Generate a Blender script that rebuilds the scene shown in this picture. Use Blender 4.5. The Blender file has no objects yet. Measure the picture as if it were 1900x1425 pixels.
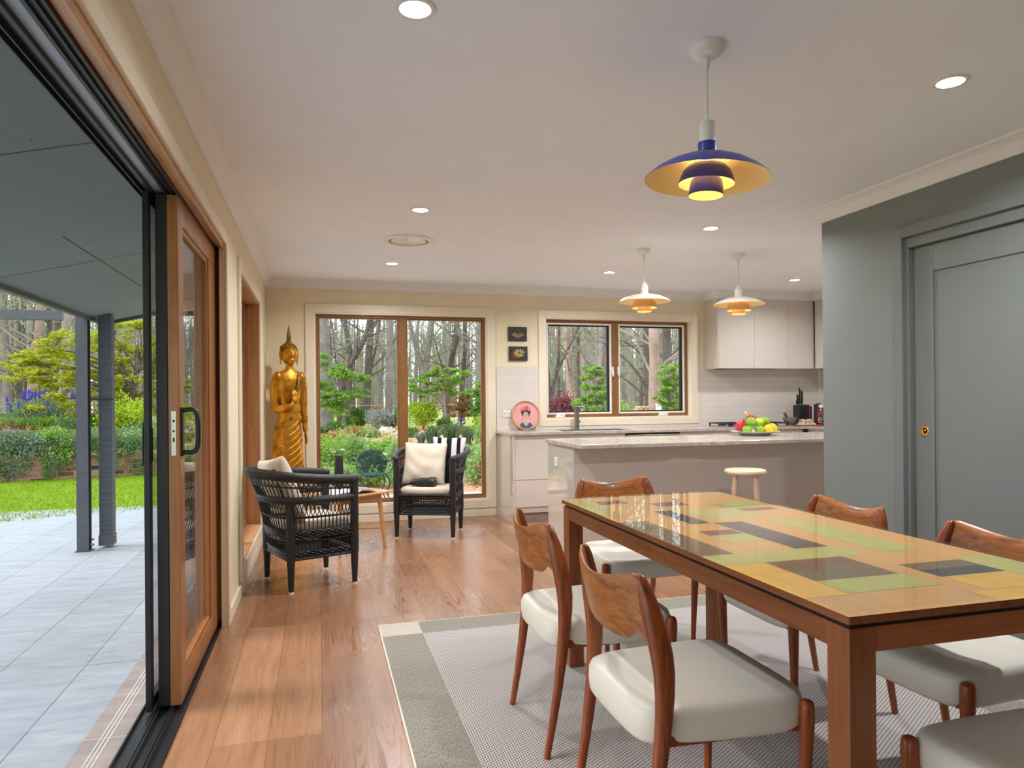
import bpy, bmesh, math, random
import numpy as np
from mathutils import Vector, Matrix
R_ = math.radians
SC = bpy.context.scene
COL = SC.collection
random.seed(7)

# ---------------------------------------------------------------- camera
F_PX, CY_PX = 1297.85, 736.93
YAW, PITCH, ROLL = R_(15.3886), R_(.0925), R_(-.4898)
CAM = Vector((0, 0, 1.24))
def cam_axes():
    c, s = math.cos(YAW), math.sin(YAW)
    f = Vector((s*math.cos(PITCH), c*math.cos(PITCH), math.sin(PITCH)))
    r = Vector((c, -s, 0)); u = r.cross(f)
    a, b = math.cos(ROLL), math.sin(ROLL)
    return a*r + b*u, -b*r + a*u, f
RT, UP, FW = cam_axes()
cd = bpy.data.cameras.new('camera'); co = bpy.data.objects.new('camera', cd); COL.objects.link(co)
m = Matrix((RT, UP, -FW)).transposed().to_4x4(); m.translation = CAM
co.matrix_world = m
cd.sensor_fit = 'HORIZONTAL'; cd.sensor_width = 36; cd.lens = F_PX/1900*36
cd.shift_y = (CY_PX-712.5)/1900; cd.clip_start = .02; cd.clip_end = 600
SC.camera = co
def ray(u, v): return RT*((u-950)/F_PX) - UP*((v-CY_PX)/F_PX) + FW
def gp(u, v, z=-.05):                    # the ground point seen in that direction
    d = ray(u, v); return CAM + d*((z-CAM.z)/d.z)
def dp(u, depth):                        # the ground position at that direction and distance
    d = ray(u, CY_PX); d.z = 0; return Vector((d.x, d.y, 0))*depth

# ---------------------------------------------------------------- world, sun, exposure
w = bpy.data.worlds.new('overcast_sky'); SC.world = w; w.use_nodes = True
nt = w.node_tree; nt.nodes.clear()
wo = nt.nodes.new('ShaderNodeOutputWorld'); bg = nt.nodes.new('ShaderNodeBackground')
tc = nt.nodes.new('ShaderNodeTexCoord'); sx = nt.nodes.new('ShaderNodeSeparateXYZ'); cr = nt.nodes.new('ShaderNodeValToRGB')
nt.links.new(tc.outputs['Generated'], sx.inputs[0]); nt.links.new(sx.outputs[2], cr.inputs[0])
cr.color_ramp.elements[0].position = 0.0; cr.color_ramp.elements[0].color = (.80, .85, .90, 1)
cr.color_ramp.elements[1].position = .6; cr.color_ramp.elements[1].color = (.84, .92, 1.0, 1)
nt.links.new(cr.outputs[0], bg.inputs[0]); bg.inputs[1].default_value = 1.9
nt.links.new(bg.outputs[0], wo.inputs[0])
sd = bpy.data.lights.new('hazy_sun', 'SUN'); sd.energy = 3.2; sd.angle = R_(25); sd.color = (1, .97, .92)
so = bpy.data.objects.new('hazy_sun', sd); COL.objects.link(so)
so.rotation_euler = Vector((-.80, .10, .60)).to_track_quat('Z', 'Y').to_euler()
SC.view_settings.view_transform = 'Standard'; SC.view_settings.look = 'None'
SC.view_settings.exposure = 0.27; SC.view_settings.gamma = 1.0
try: SC.view_settings.use_curve_mapping = False
except Exception: pass
DOWNLIGHT_W = 20.5
PENDANT_W = 9.0

# ---------------------------------------------------------------- materials
def srgb(r, g, b):
    f = lambda c: (c/12.92 if c <= .04045 else ((c+.055)/1.055)**2.4)
    return (f(r/255), f(g/255), f(b/255), 1)
class NT:
    def __init__(s, name):
        s.m = bpy.data.materials.new(name); s.m.use_nodes = True; s.t = s.m.node_tree; s.t.nodes.clear()
        s.out = s.n('OutputMaterial')
    def n(s, k, **kw):
        x = s.t.nodes.new('ShaderNode'+k)
        for a, b in kw.items(): setattr(x, a, b)
        return x
    def l(s, a, b): s.t.links.new(a, b)
    def coords(s, scale=(1, 1, 1), world=False, rot=(0, 0, 0)):
        mp = s.n('Mapping'); mp.inputs['Scale'].default_value = scale; mp.inputs['Rotation'].default_value = rot
        if world: s.l(s.n('NewGeometry').outputs['Position'], mp.inputs[0])
        else: s.l(s.n('TexCoord').outputs['Object'], mp.inputs[0])
        return mp.outputs[0]
    def noise(s, vec, scale, detail=3, rough=.5, dist=0):
        x = s.n('TexNoise'); x.inputs['Scale'].default_value = scale; x.inputs['Detail'].default_value = detail
        x.inputs['Roughness'].default_value = rough; x.inputs['Distortion'].default_value = dist
        s.l(vec, x.inputs['Vector']); return x.outputs['Fac']
    def ramp(s, fac, *stops):
        x = s.n('ValToRGB'); e = x.color_ramp.elements
        while len(e) < len(stops): e.new(.5)
        for i, (p, c) in enumerate(stops): e[i].position = p; e[i].color = c
        s.l(fac, x.inputs[0]); return x.outputs[0]
    def mix(s, fac, a, b, mode='MIX'):
        x = s.n('Mix', data_type='RGBA', blend_type=mode)
        for v, i in ((fac, 0), (a, 6), (b, 7)):
            if isinstance(v, (int, float, tuple)): x.inputs[i].default_value = v
            else: s.l(v, x.inputs[i])
        return x.outputs[2]
    def bump(s, h, strength=.3, dist=.01):
        x = s.n('Bump'); x.inputs['Strength'].default_value = strength; x.inputs['Distance'].default_value = dist
        s.l(h, x.inputs['Height']); return x.outputs[0]
    def bsdf(s, color=None, rough=.5, metal=0, normal=None, coat=0, spec=.5, emit=None, estr=0, sub=0, trans=None):
        b = s.n('BsdfPrincipled')
        if color is not None:
            if isinstance(color, tuple): b.inputs['Base Color'].default_value = color
            else: s.l(color, b.inputs['Base Color'])
        if isinstance(rough, (int, float)): b.inputs['Roughness'].default_value = rough
        else: s.l(rough, b.inputs['Roughness'])
        b.inputs['Metallic'].default_value = metal; b.inputs['Specular IOR Level'].default_value = spec
        b.inputs['Coat Weight'].default_value = coat; b.inputs['Coat Roughness'].default_value = .05
        if normal is not None: s.l(normal, b.inputs['Normal'])
        if emit is not None: b.inputs['Emission Color'].default_value = emit; b.inputs['Emission Strength'].default_value = estr
        s.l(b.outputs[0], s.out.inputs[0]); return b
def M_(name, c, rough=.5, metal=0, var=.08, vscale=6, coat=0, bump=0, bscale=40, spec=.5, emit=None, estr=0):
    n = NT(name); v = n.coords()
    f = n.noise(v, vscale, 3)
    dark = tuple(x*(1-var) for x in c[:3])+(1,); lite = tuple(min(1, x*(1+var)) for x in c[:3])+(1,)
    colr = n.ramp(f, (.3, dark), (.7, lite))
    nm = n.bump(n.noise(v, bscale, 4), bump, .004) if bump else None
    n.bsdf(colr, rough, metal, nm, coat, spec, emit, estr); return n.m
def wood(name, c1, c2, c3=None, axis=1, sc=1.0, rough=.35, coat=.2, fig=6):
    n = NT(name); s = [14*sc]*3; s[axis] = 1.3*sc
    v = n.coords(tuple(s)); f1 = n.noise(v, 1.4, 5, .6, 1.2)
    s2 = [70*sc]*3; s2[axis] = 2.2*sc
    f2 = n.noise(n.coords(tuple(s2)), 1.5, 3, .6)
    col = n.ramp(f1, (.30, c1), (.52, c2), (.72, c3 or c1))
    col = n.mix(.35, col, n.ramp(f2, (.35, c1), (.65, c2)))
    n.bsdf(col, rough, 0, n.bump(f2, .06, .002), coat); return n.m
def glassy(name, tint=(1, 1, 1, 1), base=.04, rough=0.0, k=1.0):
    n = NT(name); lw = n.n('LayerWeight'); lw.inputs[0].default_value = .5
    p = n.n('Math', operation='POWER'); n.l(lw.outputs['Facing'], p.inputs[0]); p.inputs[1].default_value = 5
    q = n.n('Math', operation='MULTIPLY_ADD'); n.l(p.outputs[0], q.inputs[0]); q.inputs[1].default_value = (1-base)*k; q.inputs[2].default_value = base
    t = n.n('BsdfTransparent'); t.inputs[0].default_value = tint; g = n.n('BsdfGlossy'); g.inputs['Roughness'].default_value = rough
    mx = n.n('MixShader'); n.l(q.outputs[0], mx.inputs[0]); n.l(t.outputs[0], mx.inputs[1]); n.l(g.outputs[0], mx.inputs[2])
    n.l(mx.outputs[0], n.out.inputs[0]); return n.m
def leafm(name, c1, c2, c3=None, tr=.35):
    n = NT(name); f = n.noise(n.coords(), 9, 2)
    g = n.n('NewGeometry')
    col = n.ramp(f, (.3, c1), (.5, c2), (.75, c3 or c2))
    col = n.mix(.5, col, n.ramp(g.outputs['Random Per Island'], (0, c1), (1, c3 or c2)))
    d = n.n('BsdfDiffuse'); t = n.n('BsdfTranslucent'); n.l(col, d.inputs[0]); n.l(col, t.inputs[0])
    mx = n.n('MixShader'); mx.inputs[0].default_value = tr; n.l(d.outputs[0], mx.inputs[1]); n.l(t.outputs[0], mx.inputs[2])
    n.l(mx.outputs[0], n.out.inputs[0]); return n.m

CEIL = M_('ceiling_paint', (.87, .90, .95, 1), .8, var=.015)
TRIM = M_('cornice_paint', (.82, .81, .80, 1), .5, var=.01)
CREAM = M_('cream_wall_paint', srgb(234, 219, 187), .65, var=.02, bump=.03, bscale=200)
CASE = M_('cream_gloss_trim', srgb(236, 222, 198), .35, var=.015)
SAGE = M_('grey_green_wall_paint', srgb(124, 129, 126), .6, var=.02, bump=.03, bscale=200)
SAGED = M_('grey_green_door_paint', srgb(120, 125, 124), .38, var=.015)
WGLOSS = M_('white_gloss_cabinet', srgb(216, 205, 196), .08, var=.01, coat=1.0)
WPLAST = M_('white_plastic', srgb(235, 233, 228), .35, var=.01)
WENAM = M_('white_enamel', srgb(232, 230, 224), .22, var=.01, coat=.4)
BLKAL = M_('black_aluminium', srgb(40, 41, 44), .4, .3, var=.1)
DGREY = M_('dark_grey_painted_steel', srgb(84, 86, 94), .5, .1, var=.1, vscale=20, bump=.15, bscale=30)
SOFF = M_('soffit_sheet', srgb(118, 127, 126), .75, var=.03, spec=.2)
CHROME = M_('brushed_steel', (.55, .54, .52, 1), .3, .9, var=.05)
GUNM = M_('gunmetal', (.30, .28, .26, 1), .35, .8, var=.05)
BRASS = M_('polished_brass', (.85, .55, .16, 1), .2, 1, var=.05)
GLASS = glassy('window_glass'); TGLASS = glassy('table_glass', (1, 1, 1, 1), .022, k=.62)
TIMB = wood('window_timber', srgb(112, 74, 40), srgb(148, 100, 56), srgb(130, 86, 48), axis=2, sc=1.2)
TIMBY = wood('sill_timber', srgb(150, 104, 66), srgb(196, 146, 98), srgb(172, 124, 80), axis=1, sc=1.2)
TIMBL = wood('door_stile_timber', srgb(136, 84, 44), srgb(172, 112, 62), srgb(154, 98, 52), axis=2, sc=.8)
TEAK = wood('rosewood', srgb(48, 20, 10), srgb(164, 80, 30), srgb(108, 46, 16), axis=2, sc=1.5, rough=.36, coat=.15)
TEAKB = wood('rosewood_veneer', srgb(78, 38, 16), srgb(186, 112, 48), srgb(134, 72, 30), axis=1, sc=1.0, rough=.36, coat=.15)
TABW = wood('table_timber', srgb(94, 50, 22), srgb(146, 84, 38), srgb(118, 64, 28), axis=1, sc=.8, rough=.42, coat=.08)
TABZ = wood('table_leg_timber', srgb(98, 52, 22), srgb(150, 84, 38), srgb(124, 66, 28), axis=2, sc=.6, rough=.42, coat=.08)
OAK = wood('oak_table_timber', srgb(178, 124, 70), srgb(214, 162, 104), axis=2, sc=1)
BIRCH = wood('birch_stool_timber', srgb(216, 180, 150), srgb(236, 206, 178), axis=2, sc=.8, rough=.45, coat=0)
BRDW = wood('serving_board_timber', srgb(120, 70, 34), srgb(160, 98, 52), axis=0)
LEATH = M_('off_white_leather', srgb(232, 226, 212), .42, var=.02, bump=.08, bscale=260)
WICK = M_('black_wicker', srgb(30, 30, 33), .38, var=.3, vscale=60, bump=.5, bscale=320)
CREAMF = M_('cream_cushion_fabric', srgb(222, 206, 186), .9, var=.04, bump=.2, bscale=300, spec=.1)
BLKF = M_('black_fabric', srgb(30, 30, 34), .9, var=.1, spec=.1)
BLKP = M_('black_rubber', srgb(22, 22, 24), .4, var=.1)
IRON = M_('black_cast_iron', srgb(30, 30, 30), .5, var=.1)
def col(name, r, g, b, rough=.6, **k): return M_(name, srgb(r, g, b), rough, **k)

def floor_mat():
    n = NT('floor_boards'); v = n.coords((1, 1, 1), world=True)
    sp = n.n('SeparateXYZ'); n.l(v, sp.inputs[0]); cb = n.n('CombineXYZ')
    n.l(sp.outputs[1], cb.inputs[0]); n.l(sp.outputs[0], cb.inputs[1])
    br = n.n('TexBrick'); n.l(cb.outputs[0], br.inputs['Vector']); br.offset = .37; br.offset_frequency = 3
    br.inputs['Scale'].default_value = 1; br.inputs['Mortar Size'].default_value = .0012; br.inputs['Brick Width'].default_value = 1.35
    br.inputs['Row Height'].default_value = .19; br.inputs['Mortar Smooth'].default_value = .1; br.inputs['Bias'].default_value = 0
    br.inputs['Color1'].default_value = (0, 0, 0, 1); br.inputs['Color2'].default_value = (1, 1, 1, 1); br.inputs['Mortar'].default_value = (.5, .5, .5, 1)
    base = n.ramp(br.outputs['Color'], (0, srgb(140, 98, 70)), (.35, srgb(150, 106, 76)), (.7, srgb(160, 115, 84)), (1, srgb(170, 125, 94)))
    # grain, shifted per board
    sh = n.n('CombineXYZ'); n.l(br.outputs['Color'], sh.inputs[1]); mu = n.n('VectorMath', operation='MULTIPLY'); n.l(sh.outputs[0], mu.inputs[0]); mu.inputs[1].default_value = (0, 9, 0)
    ad = n.n('VectorMath', operation='ADD'); n.l(v, ad.inputs[0]); n.l(mu.outputs[0], ad.inputs[1])
    mp = n.n('Mapping'); mp.inputs['Scale'].default_value = (34, 2.2, 1); n.l(ad.outputs[0], mp.inputs[0])
    g = n.noise(mp.outputs[0], 1, 5, .6, .8)
    grain = n.ramp(g, (.3, (.70, .66, .62, 1)), (.6, (1.03, 1.02, 1, 1)))
    c = n.mix(.75, base, n.mix(1.0, base, grain, 'MULTIPLY'))
    mo = n.ramp(br.outputs['Fac'], (.0, (1, 1, 1, 1)), (1, (.55, .45, .4, 1)))
    c = n.mix(1.0, c, mo, 'MULTIPLY')
    # embossed cathedral grain, felt as relief and gloss
    mp2 = n.n('Mapping'); mp2.inputs['Scale'].default_value = (15, .85, 1); n.l(ad.outputs[0], mp2.inputs[0])
    nf = n.noise(mp2.outputs[0], 1.0, 1.2, .35, .2)
    k1 = n.n('Math', operation='MULTIPLY'); n.l(nf, k1.inputs[0]); k1.inputs[1].default_value = 85
    k2 = n.n('Math', operation='SINE'); n.l(k1.outputs[0], k2.inputs[0])
    wl = n.ramp(k2.outputs[0], (.35, (0, 0, 0, 1)), (.85, (1, 1, 1, 1)))
    msk = n.ramp(n.noise(v, 1.3, 1), (.42, (0, 0, 0, 1)), (.58, (1, 1, 1, 1)))
    wl = n.mix(msk, (0, 0, 0, 1), wl)
    ro = n.ramp(wl, (0, (.29,)*3+(1,)), (1, (.09,)*3+(1,)))
    n.bsdf(c, ro, 0, None, 0, .75); return n.m
def tile_wall():
    n = NT('white_subway_tile'); v = n.coords((1, 1, 1), world=True)
    sp = n.n('SeparateXYZ'); n.l(v, sp.inputs[0]); cb = n.n('CombineXYZ'); ad = n.n('Math', operation='ADD')
    n.l(sp.outputs[0], ad.inputs[0]); n.l(sp.outputs[1], ad.inputs[1]); n.l(ad.outputs[0], cb.inputs[0]); n.l(sp.outputs[2], cb.inputs[1])
    br = n.n('TexBrick'); n.l(cb.outputs[0], br.inputs['Vector']); br.inputs['Scale'].default_value = 1
    br.inputs['Brick Width'].default_value = .30; br.inputs['Row Height'].default_value = .0745; br.inputs['Mortar Size'].default_value = .0016
    br.inputs['Color1'].default_value = srgb(226, 216, 208); br.inputs['Color2'].default_value = srgb(222, 212, 204); br.inputs['Mortar'].default_value = srgb(204, 193, 184)
    n.bsdf(br.outputs['Color'], .14, 0, n.bump(br.outputs['Fac'], -.2, .0015), .2); return n.m
def paver_mat(name, w_, h_, c1, c2, cm, offs=.5, rot=0):
    n = NT(name); v = n.coords((1, 1, 1), world=True, rot=(0, 0, rot))
    sp = n.n('SeparateXYZ'); n.l(v, sp.inputs[0]); cb = n.n('CombineXYZ'); n.l(sp.outputs[1], cb.inputs[0]); n.l(sp.outputs[0], cb.inputs[1])
    br = n.n('TexBrick'); n.l(cb.outputs[0], br.inputs['Vector']); br.offset = offs; br.inputs['Scale'].default_value = 1
    br.inputs['Brick Width'].default_value = w_; br.inputs['Row Height'].default_value = h_; br.inputs['Mortar Size'].default_value = .0022
    br.inputs['Color1'].default_value = c1; br.inputs['Color2'].default_value = c2; br.inputs['Mortar'].default_value = cm
    mp = n.n('Mapping'); mp.inputs['Scale'].default_value = (3, 12, 1); mp.inputs['Rotation'].default_value = (0, 0, .5); n.l(v, mp.inputs[0])
    f = n.noise(mp.outputs[0], 1.2, 7, .65, .6)
    c = n.mix(1.0, br.outputs['Color'], n.ramp(f, (.3, (.78, .80, .82, 1)), (.65, (1.12, 1.11, 1.09, 1))), 'MULTIPLY')
    n.bsdf(c, .6, 0, n.bump(f, .15, .003)); return n.m
def worktop_mat():
    n = NT('speckled_stone_worktop'); v = n.coords()
    f = n.noise(v, 14, 8, .7, .6)
    c = n.ramp(f, (.35, srgb(160, 147, 136)), (.5, srgb(186, 172, 161)), (.68, srgb(202, 190, 178)))
    n.bsdf(c, .22, 0, None, .15); return n.m
def rug_mat(name, kind):
    n = NT(name); v = n.coords((1, 1, 1), world=True)
    if kind == 'field':
        sp = n.n('SeparateXYZ'); n.l(v, sp.inputs[0])
        w1 = n.n('TexWave'); w1.bands_direction = 'X'; w1.inputs['Scale'].default_value = 25; mp = n.n('Mapping'); n.l(v, mp.inputs[0]); mp.inputs['Rotation'].default_value = (0, 0, R_(58)); n.l(mp.outputs[0], w1.inputs['Vector'])
        w2 = n.n('TexWave'); w2.bands_direction = 'X'; w2.inputs['Scale'].default_value = 34; n.l(v, w2.inputs['Vector'])
        ml = n.n('Math', operation='MULTIPLY'); n.l(w1.outputs['Fac'], ml.inputs[0]); n.l(w2.outputs['Fac'], ml.inputs[1])
        c = n.ramp(ml.outputs[0], (.25, srgb(190, 182, 178)), (.55, srgb(84, 78, 78)))
        n.bsdf(c, .95, 0, n.bump(ml.outputs[0], -.4, .003), 0, .1)
    else:
        mp = n.n('Mapping'); mp.inputs['Scale'].default_value = (260, 60, 1) ; n.l(v, mp.inputs[0])
        f = n.noise(mp.outputs[0], 1, 3, .7)
        a, b = (srgb(112, 108, 98), srgb(164, 158, 146)) if kind == 'border' else (srgb(166, 156, 142), srgb(210, 200, 186))
        n.bsdf(n.ramp(f, (.35, a), (.65, b)), .95, 0, n.bump(f, .4, .003), 0, .1)
    return n.m
def brick_mat():
    n = NT('mottled_brick'); v = n.coords((1, 1, 1), world=True)
    sp = n.n('SeparateXYZ'); n.l(v, sp.inputs[0]); cb = n.n('CombineXYZ'); n.l(sp.outputs[0], cb.inputs[0]); n.l(sp.outputs[2], cb.inputs[1])
    br = n.n('TexBrick'); n.l(cb.outputs[0], br.inputs['Vector']); br.inputs['Scale'].default_value = 1
    br.inputs['Brick Width'].default_value = .24; br.inputs['Row Height'].default_value = .086; br.inputs['Mortar Size'].default_value = .008
    br.inputs['Color1'].default_value = (0, 0, 0, 1); br.inputs['Color2'].default_value = (1, 1, 1, 1); br.inputs['Mortar'].default_value = (.6, .6, .6, 1)
    c = n.ramp(br.outputs['Color'], (0, srgb(70, 54, 54)), (.22, srgb(88, 66, 62)), (.26, srgb(136, 88, 70)), (.6, srgb(160, 114, 92)), (1, srgb(176, 136, 116)))
    c = n.mix(br.outputs['Fac'], c, srgb(168, 146, 130))
    n.bsdf(c, .9, 0, n.bump(n.noise(v, 30, 4), .3, .005)); return n.m
def ground_mat(name, c1, c2, c3, sc, bump=.6, fine=60):
    n = NT(name); v = n.coords((1, 1, 1), world=True)
    c = n.ramp(n.noise(v, sc, 5, .65), (.3, c1), (.5, c2), (.7, c3))
    g = n.noise(v, fine, 4, .7); c = n.mix(.4, c, n.ramp(g, (.3, c1), (.7, c3)))
    n.bsdf(c, .95, 0, n.bump(g, bump, .03), 0, .05); return n.m
FLOORM = floor_mat(); TILEW = tile_wall(); WTOP = worktop_mat()
PAV = paver_mat('grey_stone_pavers', 1.9, .365, srgb(140, 146, 155), srgb(150, 156, 165), srgb(78, 82, 88))
SILLT = paver_mat('brown_threshold_tiles', .42, 5.0, srgb(138, 124, 122), srgb(150, 136, 132), srgb(190, 184, 178))
LAWN = ground_mat('lawn_grass_soil', srgb(112, 142, 34), srgb(132, 162, 48), srgb(150, 176, 66), 1.1, .8, 90)
MULCH = ground_mat('orange_mulch', srgb(168, 122, 88), srgb(208, 164, 124), srgb(224, 190, 156), 1.6, 1, 30)
FIELD = ground_mat('paddock_grass', srgb(150, 170, 84), srgb(178, 192, 110), srgb(196, 200, 130), .3, .4, 20)
BRICK = brick_mat()
BARK1 = ground_mat('grey_gum_bark', srgb(112, 106, 106), srgb(140, 133, 132), srgb(166, 158, 156), 3, .8, 14)
BARK2 = ground_mat('dark_stringy_bark', srgb(76, 68, 67), srgb(102, 93, 91), srgb(126, 116, 113), 4, .9, 16)
BARK3 = ground_mat('pale_gum_bark', srgb(128, 108, 98), srgb(156, 136, 126), srgb(184, 170, 160), 1.2, .5, 6)
L_EUC = leafm('eucalyptus_leaves', srgb(112, 120, 98), srgb(146, 152, 126), srgb(176, 180, 152))
L_LIME = leafm('lime_maple_leaves', srgb(128, 164, 30), srgb(164, 194, 48), srgb(194, 210, 80))
L_YEL = leafm('yellow_green_maple_leaves', srgb(140, 160, 34), srgb(176, 186, 56), srgb(204, 200, 84))
L_MID = leafm('mid_green_leaves', srgb(104, 150, 52), srgb(144, 186, 82), srgb(178, 208, 112))
L_DARK = leafm('dark_green_leaves', srgb(62, 106, 42), srgb(92, 140, 60), srgb(124, 166, 80))
L_ROSE = leafm('rose_leaves', srgb(106, 148, 80), srgb(146, 182, 110), srgb(180, 206, 136))
L_GREY = leafm('grey_green_leaves', srgb(92, 122, 80), srgb(124, 150, 104), srgb(158, 174, 136))
L_SILV = leafm('silver_leaves', srgb(132, 146, 136), srgb(160, 172, 162), srgb(184, 192, 182))
L_PURP = leafm('purple_maple_leaves', srgb(112, 54, 68), srgb(146, 78, 92), srgb(172, 104, 116))
L_RUST = leafm('rust_maple_leaves', srgb(134, 108, 62), srgb(164, 134, 80), srgb(184, 140, 104))
L_RED = leafm('reddish_leaves', srgb(108, 66, 58), srgb(140, 92, 80), srgb(160, 116, 100))
L_ORAN = leafm('tan_grass_blades', srgb(170, 140, 66), srgb(200, 164, 92), srgb(216, 186, 120))
P_BLUE = leafm('violet_blue_petals', srgb(74, 70, 160), srgb(100, 92, 190), srgb(126, 114, 206))
P_WHITE = leafm('white_petals', srgb(232, 226, 220), srgb(246, 242, 238), srgb(250, 232, 232))
P_PINK = leafm('pink_petals', srgb(214, 92, 120), srgb(228, 120, 140), srgb(236, 150, 160))

# ---------------------------------------------------------------- mesh builder
class MB:
    def __init__(s): s.v = []; s.f = []; s.mi = []
    def add(s, vs, fs, mi=0):
        o = len(s.v); s.v += [tuple(p) for p in vs]; s.f += [tuple(i+o for i in f) for f in fs]; s.mi += [mi]*len(fs); return s
    def box(s, x0, x1, y0, y1, z0, z1, mi=0):
        return s.add([(x0, y0, z0), (x1, y0, z0), (x1, y1, z0), (x0, y1, z0), (x0, y0, z1), (x1, y0, z1), (x1, y1, z1), (x0, y1, z1)],
                     [(0, 3, 2, 1), (4, 5, 6, 7), (0, 1, 5, 4), (1, 2, 6, 5), (2, 3, 7, 6), (3, 0, 4, 7)], mi)
    def loft(s, rings, mi=0, closed=False, caps=True):
        n = len(rings[0]); vs = [p for r in rings for p in r]; fs = []; k = len(rings)
        for a in range(k if closed else k-1):
            b = (a+1) % k
            for i in range(n): j = (i+1) % n; fs.append((a*n+i, a*n+j, b*n+j, b*n+i))
        if caps and not closed: fs.append(tuple(range(n-1, -1, -1))); fs.append(tuple((k-1)*n+i for i in range(n)))
        return s.add(vs, fs, mi)
    def tube(s, pts, r, n=8, mi=0, closed=False, sq=None):
        pts = [Vector(p) for p in pts]; k = len(pts); rs = r if isinstance(r, (list, tuple)) else [r]*k
        rings = []; ref = None
        for i, p in enumerate(pts):
            a = pts[i-1] if (i > 0 or closed) else p; b = pts[(i+1) % k] if (i < k-1 or closed) else p
            t = (b-a).normalized() if (b-a).length > 1e-9 else Vector((0, 0, 1))
            if ref is None: ref = Vector((0, 0, 1)) if abs(t.z) < .9 else Vector((1, 0, 0))
            x = (ref - t*ref.dot(t))
            x = x.normalized() if x.length > 1e-6 else t.orthogonal().normalized()
            ref = x; y = t.cross(x)
            q = sq or (1, 1)
            rings.append([p + x*(rs[i]*q[0]*math.cos(2*math.pi*j/n)) + y*(rs[i]*q[1]*math.sin(2*math.pi*j/n)) for j in range(n)])
        return s.loft(rings, mi, closed)
    def lathe(s, prof, c=(0, 0, 0), n=32, mi=0, caps=False):
        rings = [[(c[0]+r*math.cos(2*math.pi*j/n), c[1]+r*math.sin(2*math.pi*j/n), c[2]+z) for j in range(n)] for r, z in prof]
        return s.loft(rings, mi, caps=caps)
    def ell(s, c, r, nu=14, nv=10, mi=0, rot=None):
        rings = []
        for i in range(nv+1):
            t = -math.pi/2+math.pi*i/nv; rr = max(.001, math.cos(t))
            ring = []
            for j in range(nu):
                a = 2*math.pi*j/nu; p = Vector((r[0]*rr*math.cos(a), r[1]*rr*math.sin(a), r[2]*math.sin(t)))
                if rot: p = rot @ p
                ring.append(p+Vector(c))
            rings.append(ring)
        return s.loft(rings, mi)
    def prism(s, poly, z0, z1, mi=0, f=None):
        f = f or (lambda a, b, c: (a, b, c)); n = len(poly)
        vs = [f(a, b, z0) for a, b in poly]+[f(a, b, z1) for a, b in poly]
        fs = [tuple(range(n-1, -1, -1)), tuple(range(n, 2*n))]+[(i, (i+1) % n, n+(i+1) % n, n+i) for i in range(n)]
        return s.add(vs, fs, mi)
    def build(s, name, mats, parent=None, smooth=False, bevel=0, seg=2, loc=None, sub=0, kind=None, auto=35):
        me = bpy.data.meshes.new(name); me.from_pydata(s.v, [], s.f)
        if not isinstance(mats, (list, tuple)): mats = [mats]
        for m_ in mats: me.materials.append(m_)
        if len(mats) > 1: me.polygons.foreach_set('material_index', s.mi)
        if not smooth or len(s.f) < 4000:
            b = bmesh.new(); b.from_mesh(me); bmesh.ops.recalc_face_normals(b, faces=b.faces); b.to_mesh(me); b.free()
        if smooth:
            me.polygons.foreach_set('use_smooth', [True]*len(me.polygons))
            try: me.set_sharp_from_angle(angle=R_(auto))
            except Exception: pass
        me.update()
        o = bpy.data.objects.new(name, me); COL.objects.link(o)
        if parent: o.parent = parent
        if loc: o.location = loc
        if bevel:
            bv = o.modifiers.new('bevel', 'BEVEL'); bv.width = bevel; bv.segments = seg; bv.limit_method = 'ANGLE'; bv.angle_limit = R_(40)
        if sub:
            sb = o.modifiers.new('sub', 'SUBSURF'); sb.levels = sub; sb.render_levels = sub
        if kind: o['kind'] = kind
        return o
def tag(o, label=None, cat=None, group=None, kind=None):
    if label: o['label'] = label
    if cat: o['category'] = cat
    if group: o['group'] = group
    if kind: o['kind'] = kind
    return o
def thing(name, label, cat, loc=(0, 0, 0), rz=0, group=None, scale=None):
    o = bpy.data.objects.new(name, None); COL.objects.link(o); o.location = loc; o.rotation_euler = (0, 0, rz)
    if scale: o.scale = (scale,)*3
    return tag(o, label, cat, group)
def dup(root, loc, rz=0, label=None, group=None, scale=None, top=True):
    r = root.copy(); COL.objects.link(r)
    r.location = loc; r.rotation_euler = (0, 0, rz)
    if scale: r.scale = (scale,)*3
    if label: r['label'] = label
    if group: r['group'] = group
    for ch in list(root.children):
        c = ch.copy(); COL.objects.link(c); c.parent = r; c.matrix_parent_inverse = ch.matrix_parent_inverse.copy()
        for g in list(ch.children):
            d = g.copy(); COL.objects.link(d); d.parent = c; d.matrix_parent_inverse = g.matrix_parent_inverse.copy()
    return r
def bx(name, x0, x1, y0, y1, z0, z1, mat, parent=None, bevel=0, kind=None):
    return MB().box(x0, x1, y0, y1, z0, z1).build(name, mat, parent, bevel=bevel, kind=kind)
def bez(pts, n=6):       # Catmull-Rom through points
    P = [Vector(p) for p in pts]; out = []
    for i in range(len(P)-1):
        p0 = P[max(i-1, 0)]; p1 = P[i]; p2 = P[i+1]; p3 = P[min(i+2, len(P)-1)]
        for k in range(n):
            t = k/n; out.append(.5*((2*p1)+(p2-p0)*t+(2*p0-5*p1+4*p2-p3)*t*t+(3*p1-p0-3*p2+p3)*t**3))
    out.append(P[-1]); return out

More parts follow.
